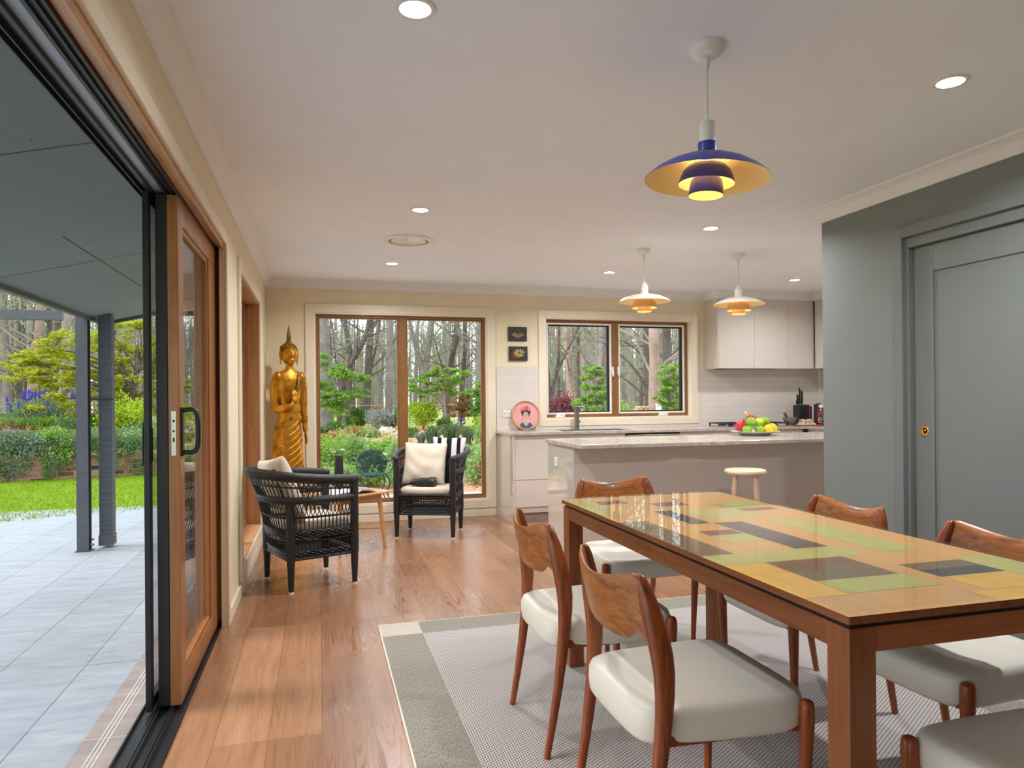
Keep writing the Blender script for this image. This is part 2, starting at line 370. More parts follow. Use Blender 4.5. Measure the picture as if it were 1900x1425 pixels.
# ---------------------------------------------------------------- room shell
CZ = 2.43; YB = 7.215; XR = 3.12
bx('floor', -.525, 6.0, -3.2, YB, -.06, 0, FLOORM, kind='structure')
bx('ceiling', -.72, 6.1, -3.3, 7.4, CZ, CZ+.12, CEIL, kind='structure')
b = MB()
for y0, y1, z0, z1 in ((-3.3, -1.2, -.15, CZ), (-1.2, 4.26, 2.10, CZ), (4.26, 4.85, -.15, CZ), (4.85, 6.40, -.15, .165), (4.85, 6.40, 2.08, CZ), (6.40, 7.42, -.15, CZ)):
    b.box(-.70, -.5, y0, y1, z0, z1)
b.box(-.525, -.5, 4.118, 4.26, -.05, 2.10)
b.build('wall_left', CREAM, kind='structure')
b = MB()
WX = (-.044, 1.715, .175, 2.11); KX = (2.362, 4.14, 1.012, 2.115)
for x0, x1, z0, z1 in ((-.5, WX[0], -.15, CZ), (WX[0], WX[1], -.15, WX[2]), (WX[0], WX[1], WX[3], CZ), (WX[1], KX[0], -.15, CZ), (KX[0], KX[1], -.15, KX[2]), (KX[0], KX[1], KX[3], CZ), (KX[1], 6.1, -.15, CZ)):
    b.box(x0, x1, YB, 7.42, z0, z1)
b.build('wall_back', CREAM, kind='structure')
# tiled splashback on the back and side walls
b = MB()
for x0, x1, z0, z1 in ((1.815, 2.295, .9, 1.585), (2.295, 4.218, .9, 1.0), (4.218, 5.85, .9, 1.585)): b.box(x0, x1, YB-.008, YB, z0, z1)
b.box(5.842, 5.85, 3.8, YB-.008, .9, 1.585)
b.build('trim_9', TILEW, kind='structure')
bx('wall_kitchen_side', 5.85, 6.0, 3.8, YB, 0, CZ, CREAM, kind='structure')
b = MB()
for y0, y1, z0, z1 in ((-3.2, 2.30, 0, CZ), (2.30, 3.15, 2.106, CZ), (3.15, 3.8, 0, CZ)): b.box(XR, XR+.13, y0, y1, z0, z1)
b.box(XR+.13, 6.0, 3.67, 3.8, 0, CZ)
b.build('wall_right', SAGE, kind='structure')
b = MB()   # wall behind the camera
b.box(-.7, 3.25, -3.3, -3.2, 0, CZ)
b.build('wall_rear', CREAM, kind='structure')

PROF = [(0, 2.345), (.010, 2.345), (.014, 2.357), (.022, 2.375), (.040, 2.398), (.062, 2.412), (.076, 2.418), (.080, 2.4299), (0, 2.4299)]
def cornice(name, p0, p1, nrm, m0=1, m1=1):      # m: +1 inner corner, -1 outer corner, 0 square
    p0 = Vector(p0); p1 = Vector(p1); t = (p1-p0).normalized(); nv = Vector(nrm); rings = []
    for p, mm, s in ((p0, m0, 1), (p1, m1, -1)):
        rings.append([(p.x+nv.x*d+t.x*s*mm*d, p.y+nv.y*d+t.y*s*mm*d, z) for d, z in PROF])
    MB().loft(rings).build(name, TRIM, kind='structure')
cornice('trim_1', (-.5, -3.2), (-.5, YB), (1, 0)); cornice('trim_2', (-.5, YB), (4.31, YB), (0, -1), 1, 1)
cornice('trim_3', (XR, -3.2), (XR, 3.8), (-1, 0), 1, -1); cornice('trim_4', (XR, 3.8), (5.85, 3.8), (0, 1), -1, 1)
cornice('trim_5', (4.31, YB), (4.31, 6.95), (-1, 0), 1, -1); cornice('trim_6', (4.31, 6.95), (5.58, 6.95), (0, -1), -1, 1)
cornice('trim_7', (5.58, 6.95), (5.58, 3.8), (-1, 0), 1, 1)
# skirting boards
def skirt(name, x0, x1, y0, y1, mat=CASE, h=.075): bx(name, x0, x1, y0, y1, 0, h, mat, bevel=.003, kind='structure')
skirt('baseboard_left', -.5, -.484, 4.185, YB); skirt('baseboard_back', -.484, 1.80, YB-.016, YB)
skirt('baseboard_right', XR-.016, XR, 3.225, 3.8, SAGED); skirt('baseboard_right.001', XR-.016, XR, -3.2, 2.22, SAGED)
# casings
def casing(name, axis, pos, a0, a1, z0, z1, wd, mat, sides='LRTB', out=-1, th=.017):
    b = MB()
    def pc(u0, u1, q0, q1):
        lo, hi = sorted((pos, pos+out*th))
        if axis == 'x': b.box(u0, u1, lo, hi, q0, q1)
        else: b.box(lo, hi, u0, u1, q0, q1)
    if 'L' in sides: pc(a0-wd, a0, z0-(wd if 'B' in sides else 0), z1+wd)
    if 'R' in sides: pc(a1, a1+wd, z0-(wd if 'B' in sides else 0), z1+wd)
    if 'T' in sides: pc(a0, a1, z1, z1+wd)
    if 'B' in sides: pc(a0, a1, z0-wd, z0)
    return b.build(name, mat, bevel=.004, kind='structure')
casing('trim_10', 'x', YB, WX[0], WX[1], WX[2], WX[3], .088, CASE)
casing('trim_11', 'x', YB, KX[0], KX[1], KX[2], KX[3], .078, CASE, sides='LRTB')
casing('trim_12', 'y', -.5, 4.85, 6.40, .165, 2.08, .085, CASE, out=1)
casing('trim_13', 'y', -.5, -1.2, 4.118, 0, 2.10, .062, CASE, sides='LRT', out=1)
casing('trim_14', 'y', XR, 2.30, 3.15, 0, 2.106, .062, SAGED, sides='LRT', out=-1)

# big garden window
def frame_bars(b, x0, x1, y0, y1, z0, z1, wd):
    b.box(x0, x0+wd, y0, y1, z0, z1); b.box(x1-wd, x1, y0, y1, z0, z1); b.box(x0+wd, x1-wd, y0, y1, z0, z0+wd); b.box(x0+wd, x1-wd, y0, y1, z1-wd, z1)
win = MB(); frame_bars(win, WX[0]+.012, WX[1]-.012, 7.252, 7.34, WX[2]+.014, WX[3]-.012, .026)
win.box(.79, .872, 7.252, 7.34, WX[2]+.04, WX[3]-.038)
W1 = win.build('window_1', TIMB, bevel=.003, kind='structure')
b = MB()
for x0, x1 in ((WX[0]+.038, .79), (.872, WX[1]-.038)): frame_bars(b, x0, x1, 7.27, 7.32, WX[2]+.04, WX[3]-.038, .012)
b.build('sash_frame', TIMB, W1, bevel=.002)
for x0, x1 in ((WX[0]+.05, .802), (.86, WX[1]-.05)): bx('glass_pane', x0, x1, 7.294, 7.300, WX[2]+.05, WX[3]-.05, GLASS, W1)
b = MB(); frame_bars(b, WX[0], WX[1], YB-.01, 7.42, WX[2], WX[3], .0125); b.build('reveal_lining', CASE, W1)
# kitchen window
win = MB(); frame_bars(win, KX[0]+.012, KX[1]-.0125, 7.30, 7.39, KX[2]+.012, KX[3]-.012, .034); win.box(3.178, 3.262, 7.30, 7.39, KX[2]+.04, KX[3]-.04)
W2 = win.build('window_2', TIMB, bevel=.003, kind='structure')
b = MB(); frame_bars(b, KX[0], KX[1], YB-.01, 7.42, KX[2], KX[3], .0125); b.build('reveal_lining', CASE, W2)
for x0, x1 in ((KX[0]+.046, 3.178), (3.262, KX[1]-.046)):
    b = MB(); frame_bars(b, x0, x1, 7.305, 7.322, KX[2]+.046, KX[3]-.046, .019); b.build('screen_frame', WPLAST, W2, bevel=.002)
    b = MB(); frame_bars(b, x0+.016, x1-.016, 7.345, 7.385, KX[2]+.062, KX[3]-.062, .016); b.build('sash_frame', BLKAL, W2)
    bx('glass_pane', x0+.032, x1-.032, 7.362, 7.368, KX[2]+.078, KX[3]-.078, GLASS, W2)
for x in (2.55, 3.80):
    b = MB(); b.prism([(-.055, 0), (.055, 0), (.042, .03), (-.035, .034)], -.03, .02, 0, lambda a, c, d: (x+a, 7.285+d, 1.026+c)); b.tube([(x, 7.26, 1.05), (x+.05, 7.25, 1.054)], .008, 8)
    b.build('winder', WPLAST, W2, bevel=.004)
for x in (3.186, 3.254):
    MB().box(x-.009, x+.009, 7.282, 7.30, 1.50, 1.585).box(x-.006, x+.006, 7.268, 7.284, 1.475, 1.53).build('latch', WPLAST, W2, bevel=.003)
# side window in the left wall
def frame_y(b, y0, y1, x0, x1, z0, z1, wd):
    b.box(x0, x1, y0, y0+wd, z0, z1); b.box(x0, x1, y1-wd, y1, z0, z1); b.box(x0, x1, y0+wd, y1-wd, z0, z0+wd); b.box(x0, x1, y0+wd, y1-wd, z1-wd, z1)
b = MB(); frame_y(b, 4.862, 6.388, -.69, -.61, .177, 2.068, .045); b.box(-.69, -.61, 5.50, 5.58, .2, 2.03)
W3 = b.build('window_3', TIMB, bevel=.003, kind='structure')
MB().box(-.61, -.50, 4.863, 6.387, .165, .178).box(-.61, -.50, 4.863, 6.387, 2.067, 2.08).build('reveal_lining', TIMBY, W3); MB().box(-.61, -.50, 4.85, 4.863, .165, 2.08).box(-.61, -.50, 6.387, 6.40, .165, 2.08).build('reveal_jamb', TIMBL, W3)
for y0, y1 in ((4.907, 5.50), (5.58, 6.343)): bx('glass_pane', -.653, -.647, y0, y1, .222, 2.023, GLASS, W3)
# panelled sliding door in the right wall
D = bx('door_1', XR+.045, XR+.085, 2.28, 3.15, 0, 2.106, SAGED, kind='structure')
b = MB()
b.box(XR+.035, XR+.045, 2.996, 3.118, 0, 2.046); b.box(XR+.035, XR+.045, 2.30, 2.422, 0, 2.046)
b.box(XR+.035, XR+.045, 2.422, 2.996, 1.900, 2.046); b.box(XR+.035, XR+.045, 2.422, 2.996, 0, .22)
b.build('door_frame_rails', SAGED, D, bevel=.005)
MB().box(XR+.034, XR+.0455, 2.45, 2.968, .25, 1.872).build('raised_panel', SAGED, D, bevel=.008)
MB().box(XR+.008, XR+.045, 2.30, 3.15, 2.048, 2.106).box(XR+.008, XR+.05, 3.128, 3.15, 0, 2.048).build('door_jamb', SAGED, D, bevel=.003)
h = MB(); RX = lambda p: (XR+.035-p[2], 3.055+p[0], 1.045+p[1])
def lathex(prof, cx, cy, cz, n=28):
    b = MB(); rings = [[(cx-zz, cy+r*math.cos(2*math.pi*j/n), cz+r*math.sin(2*math.pi*j/n)) for j in range(n)] for r, zz in prof]
    return b.loft(rings)
lathex([(.030, 0), (.030, .003), (.027, .006), (.022, .006), (.020, .001), (.008, -.001), (.001, -.001)], XR+.035, 3.055, 1.045).build('flush_pull', BRASS, D, smooth=True)
lathex([(.006, -.001), (.006, .007), (.001, .008)], XR+.035, 3.050, 1.047).build('pull_knob', BRASS, D, smooth=True)

# ---------------------------------------------------------------- sliding glass doors on the left
b = MB(); y1 = 4.26
b.box(-.70, -.525, -1.2, y1, -.045, -.006)
for x in (-.694, -.640, -.630, -.588, -.578, -.530): b.box(x-.003, x+.003, -1.2, y1, -.006, .006)
SF = b.build('door_2', BLKAL, kind='structure')
b = MB(); b.box(-.545, -.5, -1.2, 4.118, 2.088, 2.10); b.box(-.55, -.52, 4.245, 4.26, 0, 2.088); b.box(-.515, -.5, -1.2, 4.118, 2.074, 2.088)
b.build('jamb_lining', TIMBY, SF, bevel=.002)
b = MB(); b.box(-.70, -.545, -1.2, y1, 2.092, 2.10)
for x, wd in ((-.697, .004), (-.676, .004), (-.644, .012), (-.590, .010), (-.566, .004), (-.549, .006)): b.box(x-wd/2, x+wd/2, -1.2, y1, 2.075, 2.092)
b.box(-.585, -.552, -1.2, y1, 2.084, 2.092)
b.box(-.70, -.606, y1-.02, y1, 0, 2.092); b.build('head_track', BLKAL, SF)
bx('head_reflection_strip', -.637, -.596, -1.2, y1-.06, 2.0895, 2.0925, col('painted_reflection_grey', 150, 158, 168, .3), SF)  # pale grey-blue strip painted as the reflection on the aluminium head's underside
# the open leaf: timber inside, black aluminium outside
L = thing('sliding_door', 'open sliding glass door leaf with a timber inner frame and black handle', 'sliding door', (-.57, 3.094, .006))
def lp(name, mb, mat, bev=.003, par=L, **k):
    o = mb.build(name, mat, None, bevel=bev, **k); o.parent = par; o.matrix_parent_inverse = Matrix.Translation(par.location).inverted(); return o
zt = 2.078; ys = 3.094; ye = 4.225
b = MB(); frame_y(b, ys, ye, -.590, -.548, .008, zt, .105); b.box(-.590, -.549, 3.915, ye-.105, .113, zt-.105)
lp('timber_frame', b, TIMBL)
b = MB(); frame_y(b, ys+.105, 3.915, -.566, -.556, .113, zt-.105, .02); lp('glazing_bead', b, TIMBL)
b = MB(); frame_y(b, ys+.002, ye, -.634, -.5905, .008, zt, .09); lp('aluminium_frame', b, BLKAL)
lp('glass_pane', MB().box(-.575, -.569, ys+.105, ye-.105, .113, zt-.105), GLASS, 0)
lp('glass_pane', MB().box(-.600, -.594, ys+.09, ye-.09, .1, zt-.09), GLASS, 0)
b = MB().box(-.579, -.561, ys-.0015, ys+.002, 1.02, 1.20); lp('lock_plate', b, CHROME, 0)
b = MB().box(-.573, -.567, ys-.003, ys, 1.075, 1.092).box(-.574, -.566, ys-.003, ys, 1.115, 1.122).box(-.574, -.566, ys-.003, ys, 1.155, 1.165); b.build('latch_slot', BLKP, bpy.data.objects['lock_plate'])
b = MB().box(-.548, -.540, ys+.02, ys+.06, 1.015, 1.215); b.tube(bez([(-.545, ys+.04, 1.20), (-.505, ys+.04, 1.205), (-.488, ys+.04, 1.18), (-.484, ys+.04, 1.11), (-.488, ys+.04, 1.05), (-.505, ys+.04, 1.03), (-.545, ys+.04, 1.03)], 5), .0095, 10)
lp('inside_handle', b, BLKP, .002, smooth=True)
IH = bpy.data.objects['inside_handle']; b = MB(); b.tube([(-.540, ys+.03, 1.13), (-.512, ys+.03, 1.128)], .006, 8); b.ell((-.512, ys+.03, 1.128), (.008, .01, .014)); o_ = b.build('lock_lever', CHROME, IH, smooth=True)
# the insect screen leaf stacked on the outside
S = thing('sliding_door', 'slim black framed outer sliding screen door, stacked outside the timber leaf', 'sliding door', (-.66, 3.055, .006))
b = MB(); frame_y(b, 3.055, ye, -.672, -.650, .008, zt, .045); lp('screen_frame', b, BLKAL, .002, S)
lp('glass_pane', MB().box(-.663, -.659, 3.10, ye-.045, .053, zt-.045), GLASS, 0, S)
b = MB(); b.prism([(0, .97), (.02, .99), (.026, 1.07), (.02, 1.14), (0, 1.17)], 3.062, 3.09, 0, lambda a, c, d: (-.674-a*.25, d, c))
b.prism([(0, .99), (.012, 1.0), (.016, 1.07), (.012, 1.13), (0, 1.15)], 3.062, 3.09, 0, lambda a, c, d: (-.650+a*.4, d, c)); lp('pull_handle', b, BLKP, .003, S)

# ---------------------------------------------------------------- patio, soffit, posts
bx('floor_patio', -.70-2.9, -.86, -4, 9.4, -.12, -.03, PAV, kind='structure')
bx('floor_threshold', -.86, -.70, -4, 7.42, -.12, -.022, SILLT, kind='structure')
b = MB()
for x in (-.80, -.785, -.77): b.box(x-.0025, x+.0025, -4, 7.42, -.0221, -.0212)
b.build('trim_15', col('pale_groove', 196, 190, 186), kind='structure')
PATH = paver_mat('grey_path_concrete', 3, 3, srgb(176, 176, 176), srgb(182, 182, 180), srgb(120, 120, 120))
b = MB(); b.prism([(-.86, 7.42), (7.5, 7.42), (7.5, 9.25), (-.4, 9.45), (-.86, 9.4)], -.12, -.032); b.build('ground_path', PATH, kind='structure')
b = MB(); xs = [-3.6, -3.2, -2.5, -2.0, -1.2, -.2, .2]
edge = [(-8, 5.4), (-5.2, 7.4), (-3.26, 8.5), (-2.5, 8.87), (-2.0, 8.98), (-1.2, 9.2), (-.2, 9.44)]
b.prism([(-3.6, -4), (-3.6, 6.2)]+[(-5.2, 6.5), (-8, 4.5), (-12, 0), (-12, -4)][::1], -.12, -.031); b.build('floor_patio.001', PAV, kind='structure')
b = MB(); b.prism([(-3.6, 6.2)]+[(-2.9, 8.70), (-3.26, 8.5), (-5.2, 7.4)]+[(-8, 5.4), (-8, 4.5), (-5.2, 6.5)], -.12, -.0315); b.build('floor_patio.002', PAV, kind='structure')
# raked soffit
sx0, sx1 = -1.90, -.70; ez = 1.975; sl = .24; zz = lambda x: ez+sl*(x-sx0)
b = MB(); b.add([(sx0, -4, zz(sx0)), (sx1, -4, zz(sx1)), (sx1, 7.2, zz(sx1)), (sx0, 7.2, zz(sx0)), (sx0, -4, zz(sx0)+.1), (sx1, -4, zz(sx1)+.35), (sx1, 7.2, zz(sx1)+.35), (sx0, 7.2, zz(sx0)+.1)],
    [(0, 3, 2, 1), (4, 5, 6, 7), (0, 1, 5, 4), (1, 2, 6, 5), (2, 3, 7, 6), (3, 0, 4, 7)]); b.build('ceiling_soffit', SOFF, kind='structure')
b = MB()
for y in (-1, 1.0, 3.0, 4.85): b.add([(sx0, y-.003, zz(sx0)-.002), (sx1, y-.003, zz(sx1)-.002), (sx1, y+.003, zz(sx1)-.002), (sx0, y+.003, zz(sx0)-.002)], [(0, 3, 2, 1)])
x = -1.305; b.add([(x-.003, 4.2, zz(x)-.003), (x+.003, 4.2, zz(x)-.002), (x+.003, 7.18, zz(x)-.002), (x-.003, 7.18, zz(x)-.003)], [(0, 3, 2, 1)])
b.build('trim_16', BLKAL, kind='structure')
b = MB(); random.seed(3)
for y in (-.9, 1.1, 1.9, 2.9, 3.1, 4.75, 4.95):
    for x in (-1.7, -1.5, -1.2, -1.0, -.8): b.lathe([(.004, zz(x)-.0015), (.0005, zz(x)-.003)], (x, y+random.uniform(-.02, .02), 0), 6, caps=True)
b.build('trim_17', BLKAL, kind='structure')
b = MB(); b.box(sx0-.03, sx0+.012, -4, 7.22, ez-.03, ez+.14); b.add([(sx0, 7.195, ez-.03), (sx1, 7.195, zz(sx1)-.03), (sx1, 7.195, zz(sx1)+.35), (sx0, 7.195, ez+.1), (sx0, 7.225, ez-.03), (sx1, 7.225, zz(sx1)-.03), (sx1, 7.225, zz(sx1)+.35), (sx0, 7.225, ez+.1)],
    [(0, 1, 2, 3), (4, 7, 6, 5), (0, 4, 5, 1), (1, 5, 6, 2), (2, 6, 7, 3), (3, 7, 4, 0)])
b.build('trim_18', DGREY, kind='structure')
P1 = thing('steel_post', 'dark grey steel channel post on the patio, nearer to the lawn side', 'post', (-1.944, 6.72, -.03))
b = MB(); b.box(-.045, -.036, -.035, .05, 0, 2.02); b.box(-.036, .045, .041, .05, 0, 2.02); b.box(-.036, .045, -.035, -.026, 0, 2.02); b.build('post_channel', DGREY, P1)
b = MB(); b.box(-.06, .06, -.05, .065, 0, .006); b.build('base_plate', DGREY, P1); MB().tube([(.045, 0, .05), (.075, 0, .05)], .01, 8).build('bolt', GUNM, P1); MB().tube([(.045, .03, .09), (.07, .03, .09)], .008, 8).build('bolt', GUNM, P1)
P2 = thing('timber_post', 'dark grey rough sawn square timber post standing under the soffit corner', 'post', (-1.80, 6.86, -.03))
SAWN = NT('sawn_grey_timber'); v_ = SAWN.coords((3, 3, 60)); f_ = SAWN.noise(v_, 1.5, 3); SAWN.bsdf(SAWN.ramp(f_, (.3, srgb(70, 74, 84)), (.7, srgb(92, 96, 106))), .8, 0, SAWN.bump(f_, .6, .004)); SAWN = SAWN.m
MB().box(-.052, .052, -.052, .052, .03, 2.03).build('post_shaft', SAWN, P2, bevel=.003)
MB().box(-.057, .057, -.057, .057, .02, .11).build('post_shoe', DGREY, P2); MB().tube([(0, 0, 0), (0, 0, .03)], .012, 8).build('spigot', GUNM, P2)
MB().tube([(.05, -.02, .09), (.07, -.02, .09)], .008, 8).build('bolt', GUNM, P2); MB().tube([(.05, -.02, .06), (.07, -.02, .06)], .008, 8).build('bolt', GUNM, P2)
MB().tube([(-2.0, 6.79, 1.265), (-1.73, 6.79, 1.265)], .008, 8).build('steel_rod', BLKAL); tag(bpy.data.objects['steel_rod'], 'thin dark steel rod running through the two patio posts', 'rod')
b = MB(); b.box(-9.0, -3.1, 9.9, 9.99, 2.266, 2.38); tag(b.build('pergola_beam', DGREY), 'dark grey pergola beam crossing above the lawn beyond the soffit', 'beam')
b = MB(); b.box(-9.0, -3.35, 8.6, 8.69, 2.243, 2.307); tag(b.build('pergola_beam', DGREY), 'upper grey pergola beam nearer to the soffit edge', 'beam')
for nm, x, y in (('pergola_post', -8.9, 9.94),): tag(bx(nm, x-.05, x+.05, y-.05, y+.05, -.05, 2.266, DGREY), 'dark grey post holding the outer end of the pergola beam', 'post')
# ---------------------------------------------------------------- kitchen
KICK = col('toe_kick', 150, 134, 126, .4)
C1 = thing('base_cabinet', 'white gloss base cabinets under the sink and window with handleless drawers', 'cabinet', (1.84, 6.66, 0))
def kid(mb, name, mat, par, bevel=.002, of=None, **k):
    o = mb.build(name, mat, None, bevel=bevel, **k)
    if of: o.parent = of; return o
    o.parent = par
    o.matrix_parent_inverse = (Matrix.Translation(par.location) @ Matrix.Rotation(par.rotation_euler.z, 4, 'Z')).inverted(); return o
kid(MB().box(1.83, 1.848, 6.64, YB-.018, 0, .87), 'end_panel', WGLOSS, C1)
kid(MB().box(1.85, 5.20, 6.67, 6.686, .1, .868), 'carcass', WGLOSS, C1, 0); kid(MB().box(1.85, 5.20, 6.687, YB-.03, .1, .118), 'cabinet_floor', WGLOSS, C1, 0)
kid(MB().box(1.85, 5.20, 6.70, 6.72, 0, .1), 'toe_kick', KICK, C1, 0)
xs = [1.85, 2.45, 3.045, 3.675, 4.30, 4.76, 5.20]
for i in range(6):
    if i == 2: continue
    x0, x1 = xs[i]+.0015, xs[i+1]-.0015
    for z0, z1 in ((.16, .425), (.43, .835)) if i != 1 else ((.16, .835),):
        kid(MB().box(x0, x1, 6.65, 6.669, z0, z1), 'drawer_front' if i != 1 else 'door_front', WGLOSS, C1)
DW = thing('dishwasher', 'built in dishwasher with a dark control slot and white front', 'dishwasher', (3.36, 6.66, 0))
dd = kid(MB().box(3.05, 3.67, 6.65, 6.669, .1, .835), 'dishwasher_door', WGLOSS, DW); kid(MB().box(3.05, 3.67, 6.662, 6.669, .838, .868), 'control_slot', BLKP, DW, 0)
kid(MB().box(3.055, 3.665, 6.648, 6.662, .836, .850), 'steel_strip', CHROME, DW, of=dd)
C2 = thing('base_cabinet', 'white gloss base cabinets along the kitchen side wall, beyond the island', 'cabinet', (5.25, 5.2, 0))
kid(MB().box(5.26, 5.84, 3.9, 6.66, .1, .868), 'carcass', WGLOSS, C2, 0)
for y0, y1 in ((3.9, 4.8), (4.8, 5.7), (5.7, 6.6)):
    for z0, z1 in ((.16, .425), (.43, .835)): kid(MB().box(5.24, 5.259, y0+.0015, y1-.0015, z0, z1), 'drawer_front', WGLOSS, C2)
b = MB(); b.prism([(1.80, 6.635), (2.40, 6.635), (2.40, 6.99), (3.11, 6.99), (3.11, 6.635), (5.225, 6.635), (5.225, 3.85), (5.85, 3.85), (5.85, YB-.008), (1.80, YB-.008)], .87, .90)
b.box(2.40, 3.11, 6.635, 6.70, .87, .90)
tag(b.build('worktop', WTOP, bevel=.004), 'long stone-look worktop running under the kitchen window and round the corner', 'worktop')
SK = thing('sink', 'stainless steel inset kitchen sink below the window', 'sink', (2.75, 6.85, .9))
b = MB(); b.box(2.385, 2.40, 6.69, 7.0, .9, .903); b.box(3.11, 3.125, 6.69, 7.0, .9, .903); b.box(2.385, 3.125, 6.985, 7.0, .9, .903); b.box(2.385, 3.125, 6.69, 6.705, .9, .903); kid(b, 'sink_rim', CHROME, SK, 0)
b = MB(); b.box(2.40, 2.402, 6.70, 6.99, .72, .9); b.box(3.108, 3.11, 6.70, 6.99, .72, .9); b.box(2.40, 3.11, 6.70, 6.702, .72, .9); b.box(2.40, 3.11, 6.988, 6.99, .72, .9); b.box(2.40, 3.11, 6.70, 6.99, .718, .722); kid(b, 'sink_bowl', CHROME, SK, 0)
TP = thing('kitchen_tap', 'gunmetal kitchen mixer tap standing behind the sink', 'tap', (2.665, 7.07, .9))
b = MB(); b.box(-.022, .022, -.022, .022, 0, .25); b.build('tap_column', GUNM, TP, bevel=.004)
b = MB(); b.tube([(0, 0, .238), (.02, -.20, .238)], .011, 10); b.tube([(.02, -.19, .238), (.02, -.195, .215)], .013, 10); b.build('spout', GUNM, TP, smooth=True)
b = MB(); b.tube([(.02, 0, .085), (.042, 0, .085)], .017, 14); b.tube([(.034, 0, .085), (.05, -.01, .09), (.085, -.012, .092)], .005, 8); b.build('lever', CHROME, TP, smooth=True)
# wall cabinets
U = thing('wall_cabinet', 'white gloss wall cabinets above the cooktop with tall plain doors', 'cabinet', (4.31, 6.95, 1.555))
kid(MB().box(4.31, 4.328, 6.95, YB, 1.555, 2.345), 'side_panel', WGLOSS, U); kid(MB().box(4.328, 5.60, 6.97, YB, 1.555, 2.345), 'carcass', WGLOSS, U, 0)
for x0, x1 in ((4.328, 4.782), (4.782, 5.24), (5.24, 5.575)): kid(MB().box(x0+.0012, x1-.0012, 6.95, 6.969, 1.556, 2.344), 'door_front', WGLOSS, U, .0015)
kid(MB().box(4.31, 5.58, 6.955, YB, 2.345, 2.4299), 'bulkhead', TRIM, U, 0)
U2 = thing('wall_cabinet', 'white gloss wall cabinet on the side wall, at right angles to the cooktop ones', 'cabinet', (5.6, 5.9, 1.555))
kid(MB().box(5.60, 5.84, 3.85, 6.95, 1.555, 2.345), 'carcass', WGLOSS, U2, 0)
for y0, y1 in ((3.85, 4.9), (4.9, 5.9), (5.9, 6.93)): kid(MB().box(5.58, 5.599, y0+.0012, y1-.0012, 1.556, 2.344), 'door_front', WGLOSS, U2, .0015)
kid(MB().box(5.58, 5.84, 3.85, 6.95, 2.345, 2.4299), 'bulkhead', TRIM, U2, 0)
RH = thing('rangehood', 'slim steel rangehood fitted under the white wall cabinets', 'rangehood', (4.75, 7.05, 1.54))
kid(MB().box(4.42, 5.06, 6.975, 7.17, 1.545, 1.554), 'hood_body', GUNM, RH); kid(MB().box(4.44, 5.04, 6.99, 7.15, 1.543, 1.545), 'filter_grille', CHROME, RH, 0, of=bpy.data.objects['hood_body'])
# island
I = thing('kitchen_island', 'white gloss kitchen island bench with a shaded back panel and glossy end', 'kitchen island', (1.83, 4.93, 0))
kid(MB().box(1.83, 1.848, 4.93, 5.54, 0, .868), 'end_panel', WGLOSS, I); kid(MB().box(1.848, 4.60, 4.93, 4.948, 0, .868), 'back_panel', WGLOSS, I); kid(MB().box(1.848, 4.60, 4.95, 5.52, .1, .868), 'carcass', WGLOSS, I, 0)
for i in range(4): kid(MB().box(1.85+i*.685, 1.85+(i+1)*.685-.003, 5.52, 5.538, .16, .835), 'door_front', WGLOSS, I)
kid(MB().box(1.822, 1.83, 5.285, 5.35, .69, .765), 'socket_outlet', WPLAST, I, .002)
IT = MB().box(1.812, 4.65, 4.715, 5.565, .868, .90).build('island_worktop', WTOP, bevel=.005); tag(IT, 'pale stone-look worktop overhanging the kitchen island', 'worktop')
# stool
ST = thing('bar_stool', 'round pale timber stool standing in front of the kitchen island', 'stool', (3.01, 4.50, 0))
MB().lathe([(.001, .705), (.135, .705), (.146, .700), (.15, .688), (.146, .675), (.135, .668), (.001, .668)], n=40).build('seat', BIRCH, ST, smooth=True)
for a in (-169, -79, 11, 101):
    a = R_(a); ca, sa = math.cos(a), math.sin(a); MB().tube([(.095*ca, .095*sa, .67), (.165*ca, .165*sa, 0)], [.020, .017], 14).build('leg', BIRCH, ST, smooth=True)
for k in range(4):
    a, c = R_(-169+90*k), R_(-79+90*k); MB().tube([(.145*math.cos(a), .145*math.sin(a), .22), (.145*math.cos(c), .145*math.sin(c), .22)], .009, 8).build('stretcher', BIRCH, ST, smooth=True)
# cooktop
CT = thing('gas_cooktop', 'gas cooktop with black cast iron trivets on the back worktop', 'cooktop', (4.68, 6.93, .9))
MB().box(-.365, .365, -.25, .23, 0, .010).build('steel_plate', CHROME, CT, bevel=.004)
for cx, cy in ((-.26, -.1), (-.26, .12), (.0, .02), (.26, -.1), (.26, .12)):
    b = MB(); b.lathe([(.045, .01), (.045, .022), (.030, .028), (.001, .028)], (cx, cy, 0), 20, caps=True); b.build('burner', IRON, CT, smooth=True)
for cx in (-.255, 0, .255):
    b = MB(); w_ = .118
    for x in (-w_, w_): b.box(cx+x-.005, cx+x+.005, -.21, .2, .034, .046)
    for y in (-.205, -.08, 0, .09, .195): b.box(cx-w_, cx+w_, y-.005, y+.005, .034, .046)
    for x in (-w_, w_):
        for y in (-.2, .19): b.box(cx+x-.007, cx+x+.007, y-.007, y+.007, .01, .04)
    b.build('trivet', IRON, CT, bevel=.001)
for i in range(4): MB().lathe([(.016, .01), (.016, .03), (.001, .03)], (-.12+.08*i, -.225, 0), 14, caps=True).build('knob', BLKP, CT, smooth=True)
